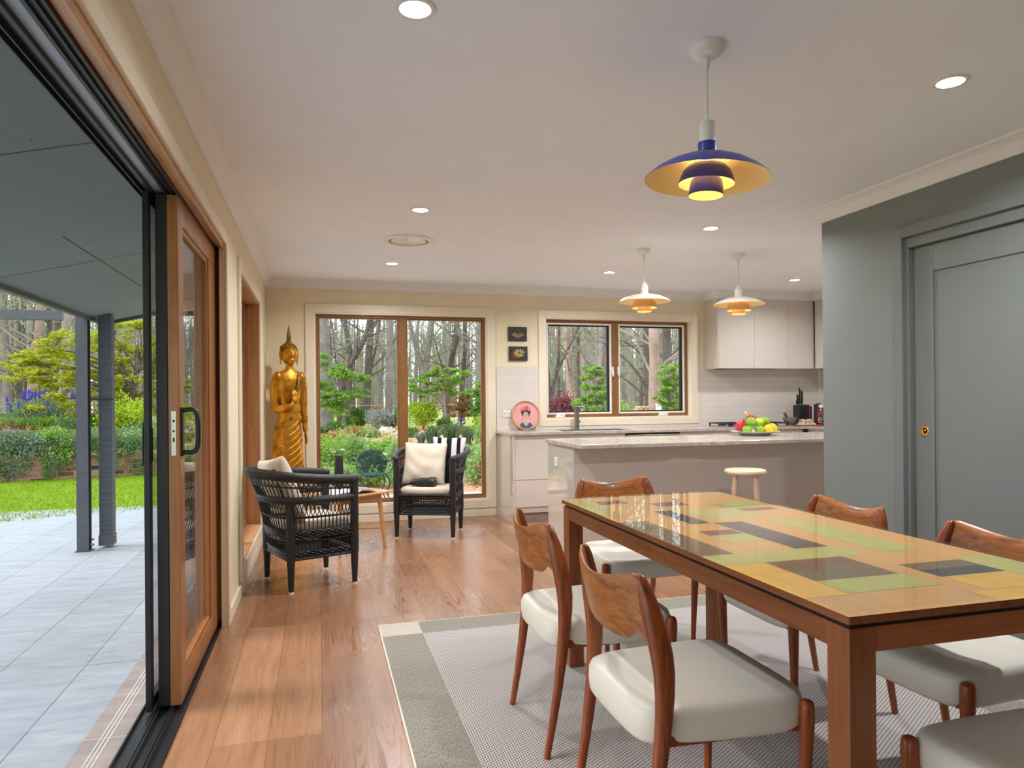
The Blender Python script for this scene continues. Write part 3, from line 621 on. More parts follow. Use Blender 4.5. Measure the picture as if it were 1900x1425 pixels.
# mortar and pestle, board, butter dish, knife block, books, bottle
STONE = M_('grey_granite', srgb(128, 118, 108), .7, var=.25, vscale=60)
MO = thing('mortar', 'grey stone mortar bowl on the worktop beside the cooktop', 'mortar', (5.13, 6.80, .9))
MB().lathe([(.001, 0), (.045, 0), (.045, .008), (.034, .018), (.055, .035), (.072, .07), (.075, .098), (.064, .098), (.058, .06), (.03, .035), (.001, .03)], n=28).build('bowl', STONE, MO, smooth=True)
PE = MB().tube([(5.13, 6.80, .945), (5.095, 6.805, 1.0), (5.075, 6.81, 1.035)], [.012, .014, .016], 10).ell((5.073, 6.81, 1.04), (.017,)*3, 10, 8).build('pestle', DGREY, smooth=True); tag(PE, 'dark pestle leaning out of the grey stone mortar', 'pestle')
BO = MB().box(5.14, 5.44, 6.64, 6.80, .9, .916).build('chopping_board', BRDW, bevel=.004); tag(BO, 'brown timber board on the worktop under the butter dish', 'board')
BD = thing('butter_dish', 'patterned lidded butter dish standing on the brown timber board', 'dish', (5.27, 6.70, .916))
MB().prism([(-.085, -.05), (.085, -.05), (.10, -.035), (.10, .035), (.085, .05), (-.085, .05), (-.10, .035), (-.10, -.035)], 0, .012).build('saucer', WPLAST, BD, bevel=.003)
PAT = NT('blue_flower_glaze'); v_ = PAT.coords((1, 1, 1)); f_ = PAT.noise(v_, 55, 2); PAT.bsdf(PAT.ramp(f_, (.46, srgb(232, 224, 204)), (.52, srgb(196, 160, 60)), (.6, srgb(60, 62, 70))), .2); PAT = PAT.m
b = MB(); b.prism([(-.075, .012), (-.075, .05), (-.06, .062), (.06, .062), (.075, .05), (.075, .012)], -.036, .036, 0, lambda a, c, d: (a, d, c)); b.build('lid', PAT, BD, bevel=.006)
KB = thing('knife_block', 'black knife block holding dark-handled knives by the splashback', 'knife block', (5.375, 6.93, .9))
MB().box(-.058, .038, -.06, .06, 0, .235).build('block', BLKAL, KB, bevel=.004)
for x, y, z, mt in ((-.045, 0, .12, BLKP), (.0, .02, .20, BLKP), (.0, -.02, .17, BLKP)):
    MB().tube([(x, y, .235), (x-.003, y, .26), (x+.006, y, .235+z*.6), (x, y, .235+z)], [.008, .013, .011, .009], 8).build('knife', mt, KB, smooth=True)
b = MB(); b.tube(bez([(-.038, -.03, .24), (-.065, -.03, .30), (-.05, -.03, .345), (-.03, -.03, .31), (-.035, -.03, .24)], 4), .005, 6); b.build('scissor_handle', BLKP, KB, smooth=True)
MB().tube([(.030, 0, .235), (.032, 0, .40)], .010, 10).build('steel_rod', CHROME, KB, smooth=True)
bk = [('tall dark cookbook beside the knife block', .03, .235, (38, 34, 40)), ('maroon cookbook, second from the knife block', .018, .225, (132, 40, 58)), ('thin black cookbook between the maroon and the white one', .016, .215, (30, 30, 34)), ('white-spined cookbook in the middle of the book row', .022, .24, (222, 210, 190)), ('wide navy cookbook at the right end of the book row', .06, .24, (40, 52, 84))]
x = 5.425
for lb, wd, hh, c in bk:
    o = thing('book', lb, 'book', (x+wd/2, 6.96, .9), group=None); m_ = col('book_cover', *c)
    b = MB(); b.box(-wd/2, wd/2, -.075, -.071, 0, hh); b.box(-wd/2, -wd/2+.002, -.072, .08, 0, hh); b.box(wd/2-.002, wd/2, -.072, .08, 0, hh); b.build('cover', m_, o)
    bx('page_block', -wd/2+.002, wd/2-.002, -.071, .076, .004, hh-.004, CREAMF, o); x += wd+.002
BT = thing('sauce_bottle', 'red sauce bottle with a printed black label near the wall corner', 'bottle', (5.50, 6.74, .9))
MB().lathe([(.001, 0), (.05, 0), (.056, .01), (.058, .10), (.05, .15), (.030, .185), (.022, .20), (.022, .215)], n=28).build('bottle_body', col('red_sauce_glass', 120, 28, 24, .08, coat=.6), BT, smooth=True)
MB().lathe([(.024, .205), (.024, .235), (.001, .237)], n=20, caps=True).build('cap', WPLAST, BT, smooth=True)
LBL = NT('black_bottle_label'); v_ = LBL.coords((1, 1, 1)); f_ = LBL.noise(v_, 40, 1, .5, 2); LBL.bsdf(LBL.ramp(f_, (.55, srgb(34, 24, 26)), (.6, srgb(210, 190, 180))), .5); LBL = LBL.m
b = MB(); n_ = 14; b.loft([[(.0592*math.cos(a), .0592*math.sin(a), z) for a in [R_(200+140*i/n_) for i in range(n_+1)]] for z in (.03, .125)], caps=False); b.build('label', LBL, BT, smooth=True)
BLT = MB().lathe([(.001, 0), (.035, 0), (.04, .02), (.04, .19), (.03, .22), (.03, .25), (.001, .255)], (5.62, 6.93, .9), 20).build('pepper_mill', DGREY, smooth=True); tag(BLT, 'dark cylinder mill in the corner behind the sauce bottle', 'mill')
# plate of fruit
PX, PY = 3.665, 5.33
PL = thing('fruit_platter', 'white oval-edged platter of fruit on the island worktop', 'platter', (PX, PY, .9))
MB().lathe([(.001, .003), (.115, .0), (.12, .003), (.15, .022), (.205, .034), (.206, .038), (.15, .030), (.12, .012), (.001, .010)], n=48).build('plate', WENAM, PL, smooth=True)
APP = NT('green_apple_skin'); v_ = APP.coords(); f_ = APP.noise(v_, 20, 3); APP.bsdf(APP.ramp(f_, (.35, srgb(110, 160, 30)), (.6, srgb(142, 184, 46)), (.8, srgb(170, 196, 80))), .25, 0, None, .3); APP = APP.m
YELF = M_('yellow_citrus_skin', srgb(240, 196, 30), .4, var=.08, bump=.15, bscale=160); PEAR = M_('yellow_green_skin', srgb(190, 200, 60), .35, var=.15); REDF = M_('pink_dragonfruit_skin', srgb(206, 62, 74), .45, var=.35, vscale=30)
def fruit(kind, lb, x, y, z, r, mat, tilt=(0, 0)):
    o = thing(kind, lb, kind.replace('_', ' '), (PX+x, PY+y, .9+z), group=None); o.rotation_euler = (tilt[0], tilt[1], x*9)
    if kind == 'apple':
        b = MB(); pr = []
        for i in range(15):
            t = math.pi*i/14; rr = math.sin(t)*(1+.08*math.cos(t)); zz_ = math.cos(t)*.9-.22*math.exp(-(t/.35)**2)+.12*math.exp(-((math.pi-t)/.35)**2); pr.append((max(.0005, rr*r), zz_*r))
        b.lathe(pr, n=20); fb = b.build('fruit_body', mat, o, smooth=True); MB().tube([(0, 0, .6*r), (.004, 0, .98*r)], .0018, 6).build('stem', GUNM, fb)
    elif kind == 'pear':
        b = MB(); b.lathe([(.0005, -.9*r), (.5*r, -.86*r), (.9*r, -.5*r), (r, -.1*r), (.86*r, .35*r), (.55*r, .8*r), (.36*r, 1.2*r), (.2*r, 1.4*r), (.0005, 1.42*r)], n=20); b.build('fruit_body', mat, o, smooth=True); MB().tube([(0, 0, 1.35*r), (.006, 0, 1.7*r)], .0022, 6).build('stem', GUNM, o)
    elif kind == 'dragon_fruit':
        b = MB(); b.ell((0, 0, 0), (r, r, 1.25*r), 18, 12)
        for i in range(16):
            a = i*2.4; z = -.9*r+i*.12*r; b.tube([(r*.85*math.cos(a), r*.85*math.sin(a), z), (r*1.1*math.cos(a), r*1.1*math.sin(a), z+.3*r), (r*1.25*math.cos(a), r*1.25*math.sin(a), z+.7*r)], [.009, .006, .001], 5)
        b.build('fruit_body', mat, o, smooth=True)
    else:
        b = MB(); b.ell((0, 0, 0), (r, r, r*(.95 if kind != 'lemon' else 1.2)), 20, 12); b.build('fruit_body', mat, o, smooth=True); MB().lathe([(.005, r*.93), (.001, r*.97)], n=8).build('stem_scar', PEAR, o)
    return o
fruit('apple', 'green apple at the left front of the fruit platter', -.115, -.06, .053, .041, APP, (.3, .1))
fruit('apple', 'green apple second from the left in the bottom row', -.015, -.085, .053, .041, APP, (.2, 0))
fruit('orange', 'yellow-orange citrus in the middle of the bottom row', .075, -.085, .055, .043, YELF)
fruit('mango', 'large yellow fruit at the right end of the bottom row', .150, -.03, .058, .047, YELF)
fruit('apple', 'large green apple on top, left side of the pile', -.062, -.035, .118, .045, APP, (.5, 0))
fruit('pear', 'yellow-green round pear on top in the middle of the pile', .026, -.02, .110, .043, PEAR, (-1.2, .3))
fruit('apple', 'green apple on top, right side of the pile', .105, .0, .118, .042, APP, (.1, .9))
fruit('dragon_fruit', 'pink scaly dragon fruit at the back left of the platter', -.095, .055, .075, .045, REDF, (.3, -.5))
fruit('dragon_fruit', 'pink scaly fruit on top at the back of the pile', -.01, .05, .135, .036, REDF, (.2, .3))
fruit('lemon', 'yellow lemon at the back right of the platter', .135, .06, .075, .040, YELF, (1.3, .2))
OR = thing('wooden_ornament', 'small painted bird ornament perched on the fruit pile', 'ornament', (PX-.055, PY+.03, 1.058))
MB().ell((0, 0, .012), (.02, .016, .018), 14, 10).build('ornament_body', col('painted_bird_yellow', 206, 160, 60, .4), OR, smooth=True); MB().ell((-.014, 0, .035), (.013, .012, .012), 12, 8).build('ornament_head', col('painted_bird_head', 220, 216, 200, .4), OR, smooth=True); MB().tube([(-.024, 0, .036), (-.035, 0, .033)], [.004, .001], 6).build('ornament_beak', BLKP, OR)
# small pictures
def picture(x0, x1, z0, z1, lb, kindp):
    o = thing('painting', lb, 'painting', ((x0+x1)/2, YB-.012, (z0+z1)/2)); w2, h2 = (x1-x0)/2, (z1-z0)/2
    o = bx('canvas', -w2, w2, -.012, .012, -h2, h2, col('dark_canvas', 44, 38, 32), o, bevel=.002)
    if kindp == 0:
        b = MB(); rng = random.Random(4)
        for i in range(11):
            a = -1.1+2.2*i/10; b.add([(-.008+.006*i/10, -.0125, .03), (-.002+.004*i/10, -.0125, .03), (.075*math.sin(a)+.010, -.0125, -.042+.03*abs(a)), (.075*math.sin(a)-.010, -.0125, -.045+.03*abs(a))], [(0, 1, 2, 3)])
        b.build('painted_garlic', col('ochre_brushwork', 142, 122, 84, .7), o)
        b = MB(); b.add([(-.006, -.0127, .028), (.006, -.0127, .028), (.004, -.0127, .05), (-.01, -.0127, .048)], [(0, 1, 2, 3)]); b.build('painted_stem', col('olive_brushwork', 104, 92, 60, .7), o)
    else:
        b = MB(); n_ = 20; b.add([(-.02+.062*math.cos(2*math.pi*i/n_), -.0124, -.012+.045*math.sin(2*math.pi*i/n_)) for i in range(n_)], [tuple(range(n_))]); b.build('painted_shadow', col('rust_brushwork', 100, 52, 30, .7), o)
        b = MB()
        for i in range(11):
            a = math.pi*(.08+i*1.9/11); r0, r1 = .012, .070
            p = lambda r, t: (.01+r*math.cos(t), -.0127, .006+.72*r*math.sin(t)); b.add([p(r0, a-.1), p(r1*.7, a-.15), p(r1, a), p(r1*.7, a+.15), p(r0, a+.1)], [(0, 1, 2, 3, 4)])
        b.build('painted_petals', col('yellow_brushwork', 214, 190, 120, .7), o)
picture(1.948, 2.152, 1.853, 2.002, 'small dark painting of a pale bulb, the upper of two', 0)
picture(1.953, 2.157, 1.642, 1.794, 'small dark painting of a striped yellow flower form, the lower of two', 1)
# round portrait leaning on the splashback
PT = thing('round_portrait', 'round pink portrait picture leaning on the splashback by the socket', 'picture', (2.125, 7.16, .902)); PT.rotation_euler = (R_(-9), 0, 0)
Rr = .152; cz = .155
b = MB(); rings = []
for r, y in ((Rr, .010), (Rr+.006, .004), (Rr+.006, -.012), (Rr, -.016), (Rr-.006, -.012), (Rr-.006, .010)): rings.append([(r*math.cos(2*math.pi*j/48), y, cz+r*math.sin(2*math.pi*j/48)) for j in range(48)])
b.loft(rings, closed=True); b.build('rim', OAK, PT, smooth=True)
def flat(name, pts, c, y):
    b = MB(); b.add([(px, y, cz+pz) for px, pz in pts], [tuple(range(len(pts)))]); return b.build(name, c, PT if name == 'pink_ground' else bpy.data.objects['pink_ground'])
circ = lambda cx, cz_, rx, rz, n_=24: [(cx+rx*math.cos(2*math.pi*i/n_), cz_+rz*math.sin(2*math.pi*i/n_)) for i in range(n_)]
flat('pink_ground', circ(0, 0, Rr-.004, Rr-.004, 48), col('pink_print', 226, 160, 158, .5), -.002)
BLK2 = col('black_print', 34, 30, 32, .5); SKN = col('skin_print', 214, 172, 146, .5); LIN = col('line_print', 80, 40, 36, .5)
flat('painted_blouse', [(-.072, -.105), (-.055, -.085), (-.02, -.072), (.02, -.072), (.055, -.085), (.078, -.11), (.045, -.137), (0, -.143), (-.045, -.137)], col('blue_print', 58, 88, 118, .5), -.003)
flat('painted_neck', [(-.016, -.03), (.018, -.03), (.020, -.072), (.034, -.08), (0, -.118), (-.03, -.08), (-.018, -.072)], SKN, -.0035)
flat('painted_hair', [(-.042, .01), (-.052, .045), (-.04, .062), (0, .068), (.045, .06), (.062, .045), (.048, .01), (.034, -.02), (-.028, -.02)], BLK2, -.0038)
flat('painted_face', circ(.003, -.006, .032, .045), SKN, -.0042)
for sx in (-1, 1):
    flat('painted_brow', [(.003+sx*.003, .010), (.003+sx*.024, .014), (.003+sx*.024, .017), (.003+sx*.003, .013)], BLK2, -.0046)
    flat('painted_eye', circ(.003+sx*.013, .004, .006, .0025, 10), BLK2, -.0046)
    flat('painted_earring', circ(.003+sx*.043, -.04, .004, .007, 10), LIN, -.0046)
flat('painted_nose', [(.001, .002), (.005, .002), (.009, -.012), (-.002, -.012)], col('shade_print', 190, 140, 116, .5), -.0046)
flat('painted_mouth', circ(.003, -.025, .009, .0035, 12), col('lip_print', 176, 50, 56, .5), -.0046)
flat('painted_necklace', [(-.018, -.075), (.003, -.098), (.022, -.075), (.017, -.072), (.003, -.09), (-.013, -.072)], col('bead_print', 206, 176, 90, .5), -.0048)
for i, (fx, fz, fr, c) in enumerate(((-.034, .062, .018, (220, 110, 70)), (-.010, .078, .02, (232, 140, 60)), (.018, .08, .019, (206, 70, 84)), (.042, .064, .018, (226, 120, 120)), (.004, .062, .014, (150, 90, 160)))):
    pts = [(fx+fr*(1+.18*math.cos(5*2*math.pi*k/30))*math.cos(2*math.pi*k/30), fz+fr*(1+.18*math.cos(5*2*math.pi*k/30))*math.sin(2*math.pi*k/30)) for k in range(30)]
    flat('painted_flower', pts, col('flower_print', *c, .5), -.0050-.0002*i)
SKT = thing('wall_socket', 'white double wall socket on the tiles beside the round portrait', 'socket', (1.925, YB-.008, 1.075))
SKP = bx('socket_plate', -.045, .045, -.008, 0, -.035, .035, WPLAST, SKT, bevel=.003)
b = MB()
for x in (-.02, .02):
    b.box(x-.009, x-.004, -.0085, -.0079, -.004, .008); b.box(x+.004, x+.009, -.0085, -.0079, -.004, .008); b.box(x-.0015, x+.0015, -.0085, -.0079, -.018, -.009)
b.build('socket_slots', DGREY, SKP)
for x in (-.02, .02): bx('switch', x-.004, x+.004, -.0105, -.008, .014, .024, WPLAST, SKP, bevel=.001)

# ---------------------------------------------------------------- ceiling fittings
DLG = M_('downlight_diffuser', (1, 1, 1, 1), .5, emit=(1, .95, .88, 1), estr=6)
def downlight(x, y, lb, grp=None, k=1.0):
    o = thing('downlight', lb, 'downlight', (x, y, CZ), group=grp)
    MB().lathe([(.062, 0), (.062, -.004), (.056, -.007), (.048, -.006), (.046, -.001), (.046, 0)], n=40).build('trim_ring', WPLAST, o, smooth=True)
    MB().lathe([(.0465, -.002), (.0005, -.002)], n=32, caps=True).build('diffuser', DLG, o, smooth=True)
    a = bpy.data.lights.new('downlight_lamp', 'AREA'); a.shape = 'DISK'; a.size = .088; a.energy = DOWNLIGHT_W*(.32 if x < .5 else .55 if (x > 4 and y > 6) else 1); a.color = (.94, .975, 1); a.spread = R_(158)
    lo = bpy.data.objects.new('downlight_lamp', a); COL.objects.link(lo); lo.parent = o; lo.location = (0, 0, -.0085)
for x, y, lb in ((.29, 2.125, 'round recessed downlight at the top edge, nearest the sliding door'), (2.32, 2.115, 'round recessed downlight nearest the grey-green wall'), (.62, 4.38, 'round recessed downlight just in front of the ceiling vent'),
                 (2.67, 4.38, 'round recessed downlight between the blue pendant and the white pendants'), (.62, 6.17, 'round recessed downlight just beyond the ceiling vent'), (2.66, 6.15, 'round recessed downlight near the kitchen window and left white pendant'),
                 (4.70, 6.13, 'round recessed downlight in front of the white wall cabinets')): downlight(x, y, lb)
downlight(4.70, 4.38, 'recessed downlight over the far end of the island')
V = thing('ceiling_vent', 'round white ceiling air vent between two downlights', 'vent', (.65, 5.235, CZ))
MB().lathe([(.185, 0), (.185, -.004), (.165, -.014), (.148, -.016), (.145, -.008), (.145, 0)], n=56).build('outer_ring', WENAM, V, smooth=True)
MB().lathe([(.130, -.004), (.130, -.012), (.11, -.018), (.0005, -.019)], n=56, caps=True).build('centre_disc', WENAM, V, smooth=True)
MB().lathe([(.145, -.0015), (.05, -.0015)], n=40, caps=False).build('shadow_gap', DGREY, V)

# ---------------------------------------------------------------- pendants
def shade(prof_out, th=.0015): return prof_out+[(max(r-th, .0005), z-th*.6) for r, z in reversed(prof_out)]
def pendant(x, y, lb, zdrop, s, mo, mi, cap, grp=None, watts=PENDANT_W, two=False, glow=False):
    o = thing('pendant_lamp', lb, 'pendant lamp', (x, y, CZ), group=grp)
    k = cap
    MB().lathe([(.062*k, 0), (.063*k, -.004), (.060*k, -.018), (.047*k, -.034), (.025*k, -.044), (.012*k, -.046), (.012*k, -.062), (.004, -.09)], n=36, caps=True).build('ceiling_rose', WENAM, o, smooth=True)
    zb = -zdrop                       # bottom of the lowest shade
    MB().tube([(0, 0, -.05), (0, 0, zb+.265*s)], .0042, 8).build('cord', WENAM, o, smooth=True)
    z = lambda q: zb+q*s
    if two: MB().lathe([(.0005, z(.285)), (.028*s, z(.284)), (.031*s, z(.276)), (.031*s, z(.20))], n=32).build('socket_cover', WENAM, o, smooth=True)
    else: MB().lathe([(.0005, z(.27)), (.012*s, z(.268)), (.020*s, z(.262)), (.024*s, z(.24)), (.037*s, z(.235)), (.037*s, z(.15))], n=32).build('socket_cover', WENAM, o, smooth=True)
    if two: MB().lathe([(.035*s, z(.205)), (.036*s, z(.20)), (.036*s, z(.15))], n=32).build('socket_collar', mo, o, smooth=True)
    sh = [(.036*s, .153), (.075*s, .148), (.12*s, .135), (.165*s, .115), (.205*s, .090), (.237*s, .062)]
    if glow: sh = [(.036*s, .160), (.075*s, .156), (.12*s, .146), (.165*s, .131), (.205*s, .112), (.237*s, .090)]
    def two_side(name, pr, th=.0014):
        b = MB(); n_ = 64; pro = [(r, z(q)) for r, q in pr]; b.lathe(pro, n=n_, mi=0); b.lathe([(max(r-th*.4, .0005), q-th) for r, q in pro], n=n_, mi=1); e0 = pro[-1]; b.lathe([(e0[0], e0[1]), (e0[0]-th*.4, e0[1]-th)], n=n_, mi=0)
        return b.build(name, [mo, mi], o, smooth=True, auto=50)
    us = two_side('upper_shade', sh); mo = GLOWM if glow else mo; ms = two_side('middle_shade', [(.054*s, .118), (.072*s, .112), (.090*s, .092), (.101*s, .066), (.106*s, .045)] if not glow else [(.054*s, .118), (.075*s, .112), (.095*s, .092), (.108*s, .062), (.113*s, .034)]); ls = two_side('lower_shade', [(.050*s, .068), (.060*s, .055), (.064*s, .03), (.065*s, 0.0)])
    if two:
        tl = Matrix.Translation((0, 0, z(.15))) @ Matrix.Rotation(R_(3.0), 4, Vector((FW.x, FW.y, 0)).normalized()) @ Matrix.Translation((0, 0, -z(.15)))
        for q in (us, ms, ls): q.matrix_basis = tl
    for a in (0, 120, 240):
        a = R_(a+20); MB().tube([(.045*s*math.cos(a), .045*s*math.sin(a), z(.15)), (.055*s*math.cos(a), .055*s*math.sin(a), z(.05))], .0022, 6).build('shade_strut', CHROME, o)
    MB().ell((0, 0, z(.10)), (.030*s, .030*s, .036*s), 16, 12).build('bulb', BULB, o, smooth=True)
    l = bpy.data.lights.new('bulb_light', 'POINT'); l.energy = watts; l.color = (1, .62, .26); l.shadow_soft_size = .034*s
    lo = bpy.data.objects.new('bulb_light', l); COL.objects.link(lo); lo.parent = o; lo.location = (0, 0, z(.10))
    return o
BULB = M_('warm_lit_bulb', (1, .9, .7, 1), .5, emit=(1, .70, .36, 1), estr=14)
def glowm():
    n = NT('thin_white_shade'); d = n.n('BsdfDiffuse'); t = n.n('BsdfTranslucent'); d.inputs[0].default_value = srgb(240, 226, 200); t.inputs[0].default_value = srgb(250, 220, 160)
    mx = n.n('MixShader'); mx.inputs[0].default_value = .45; n.l(d.outputs[0], mx.inputs[1]); n.l(t.outputs[0], mx.inputs[2]); n.l(mx.outputs[0], n.out.inputs[0]); return n.m
GLOWM = glowm()
BLUE = M_('cobalt_blue_enamel', srgb(58, 66, 168), .35, var=.03); INNER = M_('cream_inner_enamel', srgb(255, 222, 150), .45, var=.01)
WTRANS = M_('white_shade_enamel', srgb(238, 226, 208), .4, var=.01)
pendant(1.275, 2.108, 'blue and white layered pendant lamp hanging over the dining table', .508, .875, BLUE, INNER, 1.0, watts=5.5, two=True)
pendant(2.520, 5.13, 'white layered pendant lamp over the island, nearer the garden window', .503, .88, WTRANS, INNER, .80, watts=8, glow=True)
pendant(3.380, 5.125, 'white layered pendant lamp over the island, nearer the wall cabinets', .503, .88, WTRANS, INNER, .80, watts=8, glow=True)
# ---------------------------------------------------------------- rug
RG = thing('rug', 'large flat-woven rug with a dotted field and grey-beige border under the dining table', 'rug', (1.5, 2.0, 0))
kid(MB().box(.515, 2.50, .35, 3.68, .001, .008), 'rug_field', rug_mat('rug_dotted_weave', 'field'), RG, 0)
BM = rug_mat('rug_border_weave', 'border'); CM = rug_mat('rug_corner_weave', 'corner')
for q_ in ((.305, .515, .35, 3.68), (2.50, 2.71, .35, 3.68), (.515, 2.50, 3.68, 3.875), (.515, 2.50, .15, .35)): kid(MB().box(*q_, .001, .0082), 'rug_border', BM, RG, 0)
for q_ in ((.305, .515, 3.68, 3.875), (2.50, 2.71, 3.68, 3.875), (.305, .515, .15, .35), (2.50, 2.71, .15, .35)): kid(MB().box(*q_, .001, .0084), 'rug_corner_patch', CM, RG, 0)
b = MB()
for (p, q) in (((.302, .15), (.302, 3.878)), ((.302, 3.878), (2.713, 3.878)), ((2.713, 3.878), (2.713, .15))): b.tube([(*p, .005), (*q, .005)], .0042, 8)
kid(b, 'rug_binding', CREAMF, RG, 0, smooth=True)

# ---------------------------------------------------------------- dining table
T = thing('dining_table', 'long dining table with a mosaic of yellow, green and brown panels under glass', 'table', (1.495, 2.167, .008))
tx0, tx1, ty0, ty1 = 1.085, 1.905, 1.25, 3.085
for x in (tx0+.006, tx1-.076):
    for y in (ty0+.006, ty1-.076): kid(MB().box(x, x+.07, y, y+.07, .0088, .738), 'leg', TABZ, T, .003)
for q_ in (tx0+.008, tx1-.03): kid(MB().box(q_, q_+.022, ty0+.076, ty1-.076, .682, .7375), 'side_rail', TABW, T)
TABX = wood('table_end_timber', srgb(122, 66, 34), srgb(168, 98, 52), srgb(140, 78, 42), axis=0, sc=.8, rough=.38)
for q_ in (ty0+.008, ty1-.03): kid(MB().box(tx0+.076, tx1-.076, q_, q_+.022, .682, .7375), 'end_rail', TABX, T)
kid(MB().box(tx0+.014, tx1-.014, ty0+.014, ty1-.014, .7375, .7485), 'shadow_spacer', BLKAL, T, 0)
kid(MB().box(tx0, tx1, ty0, ty1, .7485, .7655), 'tabletop', TABW, T, .002)
def tcol(nm, a): return wood(nm, srgb(*[int(c*.93) for c in a]), srgb(*a), srgb(*[min(255, int(c*1.04)) for c in a]), axis=1, sc=.5, rough=.7, coat=0)
cols = [tcol('tan_panel', (222, 166, 88)), tcol('yellow_panel', (236, 184, 56)), tcol('pale_green_panel', (192, 188, 96)), tcol('olive_brown_panel', (118, 92, 48)), tcol('brown_panel', (128, 70, 38)), tcol('dark_brown_panel', (70, 50, 40)), tcol('dark_green_panel', (42, 48, 40))]
pt = [(tx0, tx1, ty0, ty1, 0), (1.085, 1.215, 1.39, 1.73, 1), (1.085, 1.50, 1.25, 1.40, 0), (1.50, 1.905, 1.25, 1.33, 1), (1.22, 1.48, 1.66, 1.73, 4), (1.22, 1.48, 1.52, 1.66, 3), (1.22, 1.49, 1.40, 1.52, 2), (1.085, 1.57, 1.73, 1.855, 2),
      (1.085, 1.20, 1.855, 2.45, 3), (1.28, 1.42, 2.0, 2.12, 2), (1.28, 1.41, 2.12, 2.20, 4), (1.42, 1.54, 1.86, 2.33, 5), (1.64, 1.78, 1.74, 2.32, 2), (1.555, 1.77, 1.53, 1.60, 3), (1.555, 1.77, 1.46, 1.53, 6), (1.77, 1.905, 1.40, 1.62, 2),
      (1.56, 1.77, 1.33, 1.46, 1), (1.69, 1.85, 2.53, 2.60, 4), (1.33, 1.41, 2.33, 2.64, 6), (1.20, 1.33, 2.87, 2.97, 4), (1.69, 1.86, 2.60, 2.80, 2), (1.45, 1.69, 2.42, 2.62, 2), (1.085, 1.18, 2.60, 3.0, 2), (1.41, 1.56, 2.75, 2.85, 4)]
gx = sorted({round(v, 4) for p in pt for v in p[:2]}); gy = sorted({round(v, 4) for p in pt for v in p[2:4]})
b = MB()
for i in range(len(gx)-1):
    for j in range(len(gy)-1):
        cx, cy = (gx[i]+gx[i+1])/2, (gy[j]+gy[j+1])/2; c = 0
        for p in pt:
            if p[0] < cx < p[1] and p[2] < cy < p[3]: c = p[4]
        b.add([(gx[i], gy[j], .7662), (gx[i+1], gy[j], .7662), (gx[i+1], gy[j+1], .7662), (gx[i], gy[j+1], .7662)], [(0, 1, 2, 3)], c)
MP = kid(b, 'mosaic_panels', cols, T, 0)
b = MB()
for p in pt[1:]:
    for (a0, a1, c0, c1) in ((p[0]-.0007, p[0]+.0007, p[2], p[3]), (p[0], p[1], p[2]-.0007, p[2]+.0007)): b.add([(a0, c0, .7665), (a1, c0, .7665), (a1, c1, .7665), (a0, c1, .7665)], [(0, 1, 2, 3)])
kid(b, 'panel_joints', cols[4], T, 0, of=MP)
kid(MB().box(tx0, tx1, ty0, ty1, .7675, .7735), 'glass_top', TGLASS, T, 0)

